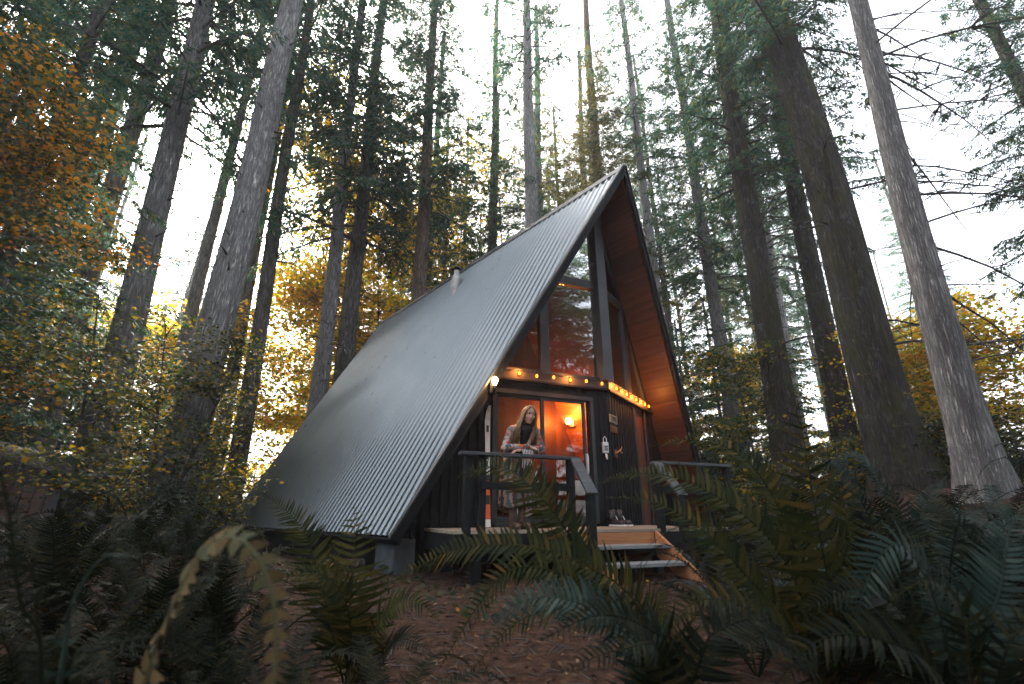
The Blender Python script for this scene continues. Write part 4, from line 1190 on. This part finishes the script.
# ------------------------------------------------------------------ broadleaf trees
LEAF5 = np.array([(0,0),(0.16,-0.10),(0.42,-0.06),(0.34,0.16),(0.55,0.36),(0.26,0.42),(0.20,0.60),(0,0.95),(-0.20,0.60),(-0.26,0.42),(-0.55,0.36),(-0.34,0.16),(-0.42,-0.06),(-0.16,-0.10)])
OVAL = np.array([(0,0),(0.20,0.22),(0.26,0.5),(0.14,0.8),(0,1.0),(-0.14,0.8),(-0.26,0.5),(-0.20,0.22)])
def leaves(P, size, shape, rg, flat=0.45, droop=0.35):
    N = len(P); az = rg.uniform(0, 6.283, N)
    d = np.stack([np.cos(az), np.sin(az), -droop + rg.normal(0, 0.3, N)], -1); d /= np.linalg.norm(d, axis=1, keepdims=True)
    up = np.stack([rg.normal(0, flat, N), rg.normal(0, flat, N), np.ones(N)], -1)
    s = np.cross(d, up); s /= np.linalg.norm(s, axis=1, keepdims=True); u = np.cross(s, d)
    k = len(shape); sz = (size * rg.uniform(0.6, 1.25, N))[:, None, None]
    X = shape[None, :, 0, None]; Y = shape[None, :, 1, None]
    return P[:, None, :] + sz*(s[:, None, :]*X + d[:, None, :]*Y + u[:, None, :]*(-0.35*np.abs(X) - 0.18*Y*Y))

def maple_meshes(H, R, n_limb, n_leaf, size, seed, mat, z_lo=0.3, shape=LEAF5, spread=0.33, rt=0.05):
    """stem+limbs mesh and crown mesh; layered, gappy sprays of leaves"""
    rg = np.random.default_rng(seed); random.seed(seed)
    b = MB(); tips = []
    for k in range(random.randint(1, 3) if rt < 0.08 else 1):
        lean = Vector((random.uniform(-.25, .25), random.uniform(-.25, .25), 1))
        st = [Vector((lean.x*t*H*0.7 + 0.1*math.sin(3*t+k), lean.y*t*H*0.7 + 0.1*math.cos(2*t), H*0.95*t - 0.15)) for t in np.linspace(0, 1, 7)]
        b.tube(st, [rt*(1-0.8*t) for t in np.linspace(0, 1, 7)], 7, cap=False)
        for i in range(n_limb):
            f = random.uniform(z_lo, 1.0); a = random.uniform(0, 6.283)
            q = f*6; j = min(5, int(q)); p0 = st[j].lerp(st[j+1], q-j)
            L = R * random.uniform(0.45, 1.0) * (1.15 - 0.6*f)
            pts = [p0]
            for t in (0.35, 0.7, 1.0):
                pts.append(p0 + Vector((math.cos(a)*L*t, math.sin(a)*L*t, L*(0.45*t - 0.30*t*t) + random.uniform(-.06, .06))))
            b.tube(pts, [rt*0.4, rt*0.28, rt*0.18, 0.003], 5, cap=False)
            for t in (0.35, 0.55, 0.75, 0.9, 1.0):
                jj = min(2, int(t*3)); tips.append(((pts[jj].lerp(pts[jj+1], t*3-jj) if t < 1 else pts[3]), L))
                for s in (-1, 1):
                    a2 = a + s*random.uniform(0.5, 1.0); l2 = L*random.uniform(0.2, 0.45)*(1.1-0.4*t)
                    e = tips[-1][0] if s < 0 else tips[-2][0]
                    e2 = e + Vector((math.cos(a2)*l2, math.sin(a2)*l2, random.uniform(-.05, .12)*l2))
                    b.tube([e, e2], [rt*0.12+0.002, 0.002], 4, cap=False); tips.append((e2, l2))
    T = np.array([tuple(t[0]) for t in tips])
    idx = rg.integers(0, len(T), n_leaf)
    P = T[idx] + rg.normal(0, 1, (n_leaf, 3)) * np.array([spread, spread, spread*0.28]) * R*0.45
    V = leaves(P, size, shape, rg)
    tm = bpy.data.meshes.new('trunk'); tm.from_pydata(b.v, [], b.f); tm.polygons.foreach_set('use_smooth', [True]*len(b.f)); tm.update(); tm.materials.append(M['bark_dark'])
    return tm, np_mesh('crown', V, M[mat])

def broadleaf(name, label, cat, loc, meshes, s=1.0, rz=0.0, group=None):
    t = thing(name, label, cat, loc, (0, 0, rz), group); t.scale = (s, s, s)
    link_mesh('trunk', meshes[0], None, t); link_mesh('crown', meshes[1], None, t); return t

def onground(px, depth, py=500):
    p = at(px, py, depth); return Vector((p.x, p.y, gz(p.x, p.y)))

MAPLES = [
 ('maple_tree','large orange maple with dense leaves at the upper left edge',(-125,6.8),(8.8,2.4,44,11000,.078,21,'leaf_orange',.25),0.0),
 ('maple_tree','olive and orange maple under the left trunks, beside the shed',(70,8.5),(5.2,2.4,30,6500,.075,22,'leaf_olive',.15),1.0),
 ('maple_tree','dark olive vine maple in front of the thickest pale trunk',(165,9.5),(5.0,2.2,28,5000,.075,23,'leaf_olive',.2),2.0),
 ('maple_tree','small olive maple between the thick pale trunk and the roof corner',(196,13),(4.0,1.9,26,6500,.075,24,'leaf_olive',.1),0.4),
 ('maple_tree','bright yellow maple in the glowing gap left of the cabin roof',(285,20),(13.5,3.6,44,18000,.16,25,'leaf_yellow',.1),0.7),
 ('maple_tree','tall yellow maple around the straight grey trunk left of the roof',(338,21),(22,3.9,84,19000,.16,26,'leaf_yellow',.2),1.9),
 ('maple_tree','golden maple directly behind the back end of the roof',(385,21),(21,3.7,76,16000,.16,27,'leaf_yellow',.3),2.8),
 ('maple_tree','yellow maple low behind the left trunks, near the bright sky gap',(205,19),(9.5,3.4,36,14000,.16,28,'leaf_yellow',.1),3.1),
 ('maple_tree','tall yellow green maple deep behind the first left trunks',(120,20),(9.5,3.6,38,14000,.15,33,'leaf_yellow',.15),0.9),
 ('maple_tree','yellow green maple far behind the young firs right of the cabin',(745,22),(7.5,3.2,30,9000,.14,34,'leaf_yellow',.1),2.2),
 ('maple_tree','golden green maple between the pale and brown trunks left of the flue',(428,24),(22,3.5,76,13000,.17,35,'leaf_yellow',.35),1.1),
 ('maple_tree','golden maple at the right edge beyond the grey leaning trunk',(1010,12.5),(5.6,2.6,30,9500,.12,29,'leaf_yellow',.15),0.2),
 ('maple_tree','yellow green maple in the gap between the two right hand trunks',(930,14),(5.8,2.6,30,11000,.11,30,'leaf_yellow',.15),1.2),
 ('maple_tree','small yellow vine maple low in front of the dark trunks right of the cabin',(772,12.5),(4.6,2.4,26,5000,.085,31,'leaf_olive',.35),1.5),
 ('maple_tree','yellow maple sapling glowing behind the base of the grey leaning trunk',(965,17),(4.4,2.6,26,8000,.12,32,'leaf_yellow',.05),2.5),
]
for nm, lab, (px, dp), args, rz in MAPLES:
    broadleaf(nm, lab, 'tree', onground(px, dp), maple_meshes(*args), 1.0, rz)

# thin saplings with few leaves by the right trunks
for k, (px, lab) in enumerate([(921, 'thin bare sapling left of the grey leaning trunk'), (936, 'thin dark sapling touching the left side of the grey leaning trunk')]):
    broadleaf('sapling', lab, 'tree', onground(px, 9.5 + k), maple_meshes(3.4, 0.9, 12, 120, .08, 40 + k, 'leaf_olive', .2, rt=0.03), 1.0, k)

# shrubs
SH = [maple_meshes(1.5, 1.0, 16, 1500, .085, 50 + k, m, .05, OVAL, 0.4, 0.02) for k, m in enumerate(('leaf_green', 'leaf_green', 'leaf_olive'))]
random.seed(77)
shr = [(20,9),(60,10.5),(110,9),(150,11),(185,8.5),(215,10.5),(240,13.5),(262,17),(282,15.5),(300,19),(40,13),(90,14.5),(140,16),(180,15),(700,13),(725,12),(745,14.5),(765,11),(790,13),(815,12),(840,11),(860,12.5),(890,11.5),(915,10.5),(940,11.5),(965,9.5),(990,10.5),(1015,9),(930,15),(980,15),(715,17),(755,18),(800,17),(845,16), (680,16),(1040,12),(-30,8),(-20,11),(320,21),(345,24)]
for k, (px, dp) in enumerate(shr):
    p = onground(px, dp); s = random.uniform(0.8, 1.35)
    side = 'left of the cabin under the tall firs' if px < 500 else 'right of the cabin under the tall firs'
    broadleaf('shrub', 'leafy green understory shrub ' + side, 'shrub', p, SH[k % 3], s, random.uniform(0, 6), 'understory shrubs left' if px < 500 else 'understory shrubs right')
# ------------------------------------------------------------------ sword ferns
def bez(pts, n):
    """smooth curve through the points (Catmull-Rom)"""
    P = [Vector(p) for p in pts]; P = [P[0]*2 - P[1]] + P + [P[-1]*2 - P[-2]]
    out = []; segs = len(P) - 3
    for i in range(n):
        u = i/(n-1)*segs; j = min(segs-1, int(u)); t = u - j
        a, b, c, d = P[j:j+4]
        out.append(0.5*((2*b) + (c-a)*t + (2*a-5*b+4*c-d)*t*t + (3*b-a-3*c+d)*t**3))
    return out

def frond_mesh(spine, wmax, mat, rg, up=(0, 0, 1), start=0.08, pairs=None, fold=0.25, curl=0.0, wr=0.125, sweep0=0.22):
    """one frond: rachis tube + lance shaped leaflets on both sides"""
    n = 60
    C = bez(spine, n)
    Ls = [0.0]
    for i in range(1, n): Ls.append(Ls[-1] + (C[i]-C[i-1]).length)
    L = Ls[-1]
    b = MB(); b.tube([C[i] for i in range(0, n, 3)] + [C[-1]], [0.0042*(1-0.8*i/20)*(L/0.9)**0.5 for i in range(0, 20)] + [0.0008], 5, cap=False)
    step = 0.0140*(L/0.9)**0.55 if pairs is None else L/pairs
    m = int(L*(1-start)/step)
    V = []
    upv = Vector(up)
    for k in range(m):
        f = start + (1-start)*(k+0.5)/m
        s = f*L; j = max(1, min(n-2, next((q for q in range(n) if Ls[q] >= s), n-2)))
        p = C[j-1].lerp(C[j], (s-Ls[j-1])/max(1e-6, Ls[j]-Ls[j-1]))
        tg = (C[j+1]-C[j-1]).normalized()
        sd = tg.cross(upv); 
        if sd.length < 1e-3: sd = Vector((1, 0, 0))
        sd.normalize(); nr = sd.cross(tg)
        g = (f-start)/(1-start)
        prof = min(1.0, 0.45 + g*2.2) * (1 - g**2.2)**0.9 + 0.04
        for q in (-1, 1):
            ln = wmax*prof*rg.uniform(0.88, 1.08)
            if rg.random() < 0.05: continue
            if rg.random() < 0.06: ln *= rg.uniform(0.4, 0.8)
            cj = curl + rg.uniform(-0.35, 0.45)
            sweep = sweep0 + 0.45*g + rg.normal(0, 0.07)
            d = (sd*q + tg*sweep + nr*(fold + rg.normal(0, 0.10))).normalized()
            d2 = (d - nr*(0.55 + cj) + tg*0.18).normalized()
            wv = (tg - d*tg.dot(d)).normalized(); w_ = max(0.003, min(ln*wr, step*0.92))*0.5
            p0 = p; p1 = p + d*ln*0.22; p2 = p + d*ln*0.55 + (d2-d)*ln*0.10; p3 = p + d*ln*0.62 + d2*ln*0.36
            V.append([p0 - wv*w_*0.5, p1 - wv*w_, p2 - wv*w_*0.85, p3, p2 + wv*w_*0.75, p1 + wv*w_*1.25, p0 + wv*w_*0.8])
    V = np.array([[tuple(x) for x in r] for r in V])
    me = np_mesh('frond', V, M[mat])
    # join the stem into the same mesh
    vs = [tuple(x) for x in V.reshape(-1, 3)]; fs = [list(range(7*i, 7*i+7)) for i in range(len(V))]
    o = len(vs); vs += b.v; fs += [[o+i for i in f] for f in b.f]
    bpy.data.meshes.remove(me)
    me = bpy.data.meshes.new('frond'); me.from_pydata(vs, [], fs); me.update(); me.materials.append(M[mat])
    return me

def hero_fern(label, mat, base, fronds, group=None, face=(0.0, -0.75, 0.65)):
    """fronds: list of (list of (px, py, depth), leaflet length, options)"""
    bx = Vector(base); t = thing('sword_fern', label, 'fern', bx, (0, 0, 0), group)
    rg = np.random.default_rng(abs(hash(label)) % 9999 if False else len(label)*31 + int(bx.x*100) % 97)
    for (pts, wmx, opt) in fronds:
        sp = [Vector((0, 0, 0.0))] + [at(*p) - bx for p in pts]
        mm = opt.pop('mat', mat); opt.setdefault('up', face); wmx *= 1.25
        link_mesh('frond', frond_mesh(sp, wmx, mm, rg, **opt), None, t)
    return t

def gpt(px, depth, py=690):
    p = at(px, py, depth); return (p.x, p.y, gz(p.x, p.y))

hero_fern('olive sword fern with long fronds arching across the view of the deck and the woman', 'fern', gpt(668, 1.75), [
  ([(640,640,1.70),(600,585,1.70),(548,505,1.76),(500,466,1.9),(452,479,2.05)], .115, {'start': 0.42}),
  ([(640,610,1.62),(585,565,1.62),(520,545,1.66),(450,552,1.72),(380,588,1.8)], .125, {}),
  ([(630,630,1.6),(560,575,1.55),(510,570,1.55),(475,610,1.55),(440,668,1.55)], .10, {}),
  ([(640,640,1.5),(580,610,1.42),(520,620,1.4),(470,672,1.38)], .10, {}),
])
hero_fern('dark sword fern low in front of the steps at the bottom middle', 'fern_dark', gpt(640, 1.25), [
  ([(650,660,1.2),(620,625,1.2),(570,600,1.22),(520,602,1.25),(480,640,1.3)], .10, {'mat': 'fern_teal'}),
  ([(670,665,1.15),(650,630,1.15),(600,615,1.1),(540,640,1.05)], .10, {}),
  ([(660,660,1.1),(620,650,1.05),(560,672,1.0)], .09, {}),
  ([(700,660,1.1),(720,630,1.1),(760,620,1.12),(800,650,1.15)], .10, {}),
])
hero_fern('upright olive fern frond standing in front of the lower roof edge', 'fern', gpt(345, 1.9), [
  ([(347,660,1.82),(350,600,1.8),(354,548,1.84),(354,505,1.95)], .165, {'up': (0, -0.95, 0.35), 'fold': 0.05, 'pairs': 30, 'wr': 0.13, 'sweep0': -0.02}),
  ([(336,650,1.85),(322,590,1.9),(302,528,2.0),(262,492,2.1)], .12, {}),
  ([(352,650,1.8),(345,600,1.72),(320,575,1.65),(270,580,1.6)], .12, {}),
  ([(365,660,1.8),(380,620,1.75),(410,600,1.7),(440,620,1.68)], .11, {}),
  ([(370,670,1.75),(400,640,1.6),(430,650,1.5)], .10, {'mat': 'fern_dark'}),
])
hero_fern('dry tan fern frond curling over in the near left foreground', 'fern_dark', gpt(80, 0.62, 760), [
  ([(140,700,.62),(172,612,.58),(206,548,.56),(243,541,.54),(270,585,.52),(276,650,.50),(268,740,.47),(255,860,.44)], .030, {'mat': 'fern_tan', 'curl': 0.9, 'pairs': 58, 'wr': 0.46, 'start': 0.30}),
  ([(60,680,.62),(70,610,.62),(100,560,.6),(128,556,.58)], .03, {'mat': 'fern_teal', 'pairs': 20, 'wr': 0.3}),
  ([(40,690,.6),(20,600,.6),(10,520,.6),(0,470,.6)], .034, {'mat': 'fern_dark'}),
  ([(60,700,.62),(100,650,.62),(180,640,.62),(240,690,.62)], .04, {}),
])
hero_fern('big dark fern with fronds arching left in front of the right porch railing', 'fern', gpt(835, 1.7), [
  ([(810,620,1.6),(770,540,1.6),(700,487,1.7),(640,473,1.85),(596,484,2.0)], .13, {}),
  ([(800,640,1.55),(750,580,1.55),(700,528,1.6),(650,500,1.7),(606,498,1.8)], .12, {}),
  ([(810,600,1.7),(780,510,1.75),(740,455,1.85),(690,440,2.0),(650,448,2.1)], .13, {}),
  ([(838,640,1.5),(826,570,1.48),(812,490,1.5),(796,392,1.6)], .20, {'up': (0.2, -0.95, 0.25), 'fold': 0.0, 'pairs': 36, 'wr': 0.11, 'sweep0': 0.0}),
  ([(850,620,1.6),(850,540,1.6),(835,480,1.7),(800,455,1.8)], .14, {}),
  ([(800,650,1.4),(750,610,1.35),(700,600,1.35),(650,640,1.35)], .12, {}),
  ([(870,640,1.5),(880,560,1.5),(860,500,1.55),(820,480,1.6)], .14, {'mat': 'fern_dark'}),
  ([(880,640,1.6),(905,570,1.6),(900,510,1.7),(870,470,1.8)], .13, {'mat': 'fern_dark'}),
  ([(790,650,1.3),(740,640,1.2),(690,670,1.15)], .12, {'mat': 'fern_dark'}),
])
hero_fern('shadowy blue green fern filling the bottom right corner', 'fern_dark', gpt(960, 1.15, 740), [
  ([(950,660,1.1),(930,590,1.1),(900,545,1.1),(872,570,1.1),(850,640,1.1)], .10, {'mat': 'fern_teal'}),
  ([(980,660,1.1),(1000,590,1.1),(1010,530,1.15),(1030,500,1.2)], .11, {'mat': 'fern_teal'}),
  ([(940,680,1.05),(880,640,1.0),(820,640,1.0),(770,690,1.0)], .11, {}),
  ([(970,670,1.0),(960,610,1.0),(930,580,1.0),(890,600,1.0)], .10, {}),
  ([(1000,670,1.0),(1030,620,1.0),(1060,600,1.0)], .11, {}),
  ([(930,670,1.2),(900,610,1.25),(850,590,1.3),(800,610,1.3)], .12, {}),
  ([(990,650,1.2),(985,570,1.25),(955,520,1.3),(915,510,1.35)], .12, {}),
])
hero_fern('pale teal fern fronds arching together at the foot of the huge fir', 'fern_teal', gpt(905, 3.6, 600), [
  ([(890,560,3.6),(865,520,3.6),(842,475,3.7),(830,462,3.8),(822,500,3.8)], .17, {'curl': 0.3}),
  ([(900,550,3.6),(890,510,3.6),(872,470,3.6),(848,455,3.7),(832,480,3.7)], .17, {'curl': 0.3}),
  ([(880,560,3.5),(850,530,3.4),(825,510,3.4),(795,505,3.4)], .17, {}),
  ([(930,560,3.6),(950,525,3.6),(985,510,3.7)], .17, {}),
  ([(915,550,3.8),(925,505,3.9),(945,480,4.0)], .16, {}),
])
# common ferns, shared fronds
FR = []
for k, (mat, h, r) in enumerate([('fern', .55, .75), ('fern_dark', .45, .8), ('fern_teal', .5, .8), ('fern_dark', .7, .6), ('fern', .35, .9)]):
    rg = np.random.default_rng(200 + k)
    FR.append(frond_mesh([(0,0,0), (r*.22, .02, h*.62), (r*.55, .03, h), (r*.85, -.02, h*.88), (r*1.08, -.06, h*.55)], .11, mat, rg))
def common_fern(loc, kind, n, s, label, group):
    t = thing('sword_fern', label, 'fern', loc, (0, 0, random.uniform(0, 6)), group)
    for i in range(n):
        o = link_mesh('frond', FR[kind if random.random() < 0.75 or px < 450 else (kind+1) % 5], None, t)
        o.rotation_euler = (random.uniform(-.12, .12), random.uniform(-.35, .25), 6.283*i/n + random.uniform(-.25, .25))
        q = s*random.uniform(0.75, 1.15); o.scale = (q, q, q)
random.seed(31)
cf = [(5,1.15,1,.55),(60,1.2,3,.5),(120,1.3,1,.55),(190,1.35,3,.5),(240,1.7,3,.6),(10,2.4,1,.8),(70,2.6,3,.9),(140,2.8,1,.85),(195,3.2,3,.8),(25,1.5,1,.7),(90,1.9,1,.75),(160,1.7,3,.7),(215,2.2,1,.8),(255,1.5,1,.6),(400,1.5,1,.55),(300,1.35,1,.5),
      (60,3.6,1,1.0),(130,4.4,3,1.0),(190,5.2,3,1.0),(20,5,1,1.1),(235,6.5,1,.9),(95,6.6,3,1.1),(160,7.5,1,1.0),
      (740,2.4,1,.95),(800,2.8,3,1.0),(860,2.5,1,.95),(930,2.2,2,.9),(1000,2.0,1,.95),(960,3.0,2,1.0),(1020,3.2,1,1.0),(890,2.0,1,.8),(760,3.6,1,1.0),(830,3.9,1,1.05),
      (985,4.4,2,1.1),(930,5.0,1,1.1),(1020,5.6,2,1.1),(870,5.4,1,1.1),(800,5.6,0,1.1),(750,6.2,1,1.1),(900,6.8,2,1.1),(960,6.6,1,1.1),(840,7.4,1,1.0),(715,7.2,1,1.0),(780,8.2,1,1.0),(660,2.6,4,.45),(712,4.4,1,.9),(735,5.2,1,1.0)]
for k, (px, dp, kd, s) in enumerate(cf):
    p = at(px, 560, dp); p.z = gz(p.x, p.y)
    if px < 450: lab, grp = 'dark sword fern growing low on the left side of the clearing', 'ferns on the left of the clearing'
    else: lab, grp = 'sword fern in the thicket on the right side below the dark trunks', 'ferns in the right thicket'
    common_fern(p, kd, 9 if dp < 5 else 8, s, lab, grp)

random.seed(52)
for k in range(34):
    if k < 24: x, y = random.uniform(3.2, 9.5), random.uniform(1.8, 8.5); lab, grp = 'sword fern in the thicket on the right side below the dark trunks', 'ferns in the right thicket'
    else: x, y = random.uniform(-8.5, -2.2), random.uniform(1.6, 5.5); lab, grp = 'dark sword fern growing low on the left side of the clearing', 'ferns on the left of the clearing'
    px = 900 if k < 24 else 100
    common_fern((x, y, gz(x, y)), (1, 2, 1, 3, 0)[k % 5] if k < 24 else (1, 3)[k % 2], 8, random.uniform(0.75, 1.1), lab, grp)

# ------------------------------------------------------------------ forest floor litter
rg = np.random.default_rng(8)
N = 1900
y = rg.uniform(1.5, 16, N); x = rg.uniform(-1, 1, N) * (2 + y*0.9)
P = np.stack([x, y, np.array([gz(a, b) for a, b in zip(x, y)]) + 0.018], -1)
ok = np.array([not (abs((MCI @ Vector(p)).x) < 3.4 and -0.2 < (MCI @ Vector(p)).y < 9) for p in P])
V = leaves(P[ok], 0.045, LEAF5, rg, 0.35, 0.05)
tag(link_mesh('fallen_leaves', np_mesh('fallen_leaves', V, M['fallen'])), 'scattered tan and orange fallen leaves on the forest floor', 'leaves', None, 'stuff')
b = MB(); random.seed(3)
for k in range(4000):
    yy = random.uniform(2, 12); xx = random.uniform(-1, 1)*(1.5+yy*0.8); a = random.uniform(0, 6.28); L = random.uniform(0.03, 0.15); z = gz(xx, yy)+0.012
    b.tube([(xx, yy, z), (xx+math.cos(a)*L, yy+math.sin(a)*L, z+random.uniform(0, 0.02))], [0.004, 0.002], 4, cap=False)
tag(b.build('twig_litter', M['twig']), 'broken twigs and bark bits over the brown forest floor', 'twigs', None, 'stuff')
N = 9000
yy = 1.8 + 10*rg.random(N)**1.6; xx = rg.uniform(-1, 1, N) * (1.4 + yy*0.75)
P = np.stack([xx, yy, np.array([gz(a, b_) for a, b_ in zip(xx, yy)]) + 0.014], -1)
CHIP = np.array([(-0.25, 0), (0.22, 0.02), (0.30, 0.6), (0.05, 1.0), (-0.28, 0.7)])
tag(link_mesh('bark_chips', np_mesh('bark_chips', leaves(P, 0.030, CHIP, rg, 0.5, 0.0), m_leaf('bark_chip_litter', [(0, (0.012, 0.007, 0.004)), (0.55, (0.045, 0.025, 0.016)), (0.9, (0.11, 0.062, 0.038)), (1, (0.2, 0.13, 0.08))], 0.05, 0.9, 0.1))), 'loose bark chips and dry litter over the reddish brown ground', 'bark chips', None, 'stuff')
# moss and low ground cover near the roof edge and under the trees
N = 9000
x = rg.uniform(-12, 1, N); y = rg.uniform(3.5, 15, N)
loc = [MCI @ Vector((a, b_, 0)) for a, b_ in zip(x, y)]
ok = np.array([(q.x < -3.55 and q.x > -9) and rg.random() < math.exp(-((q.x+4.3)/1.3)**2) + 0.15*(q.x < -6) for q in loc])
P = np.stack([x, y, np.array([gz(a, b_) for a, b_ in zip(x, y)]) + 0.05*rg.random(N) + 0.02], -1)[ok]
V = leaves(P, 0.075, OVAL, rg, 0.6, -0.3)
tag(link_mesh('ground_cover', np_mesh('ground_cover', V, M['leaf_green'])), 'low green ground cover growing along the roof eave', 'ground cover', None, 'stuff')
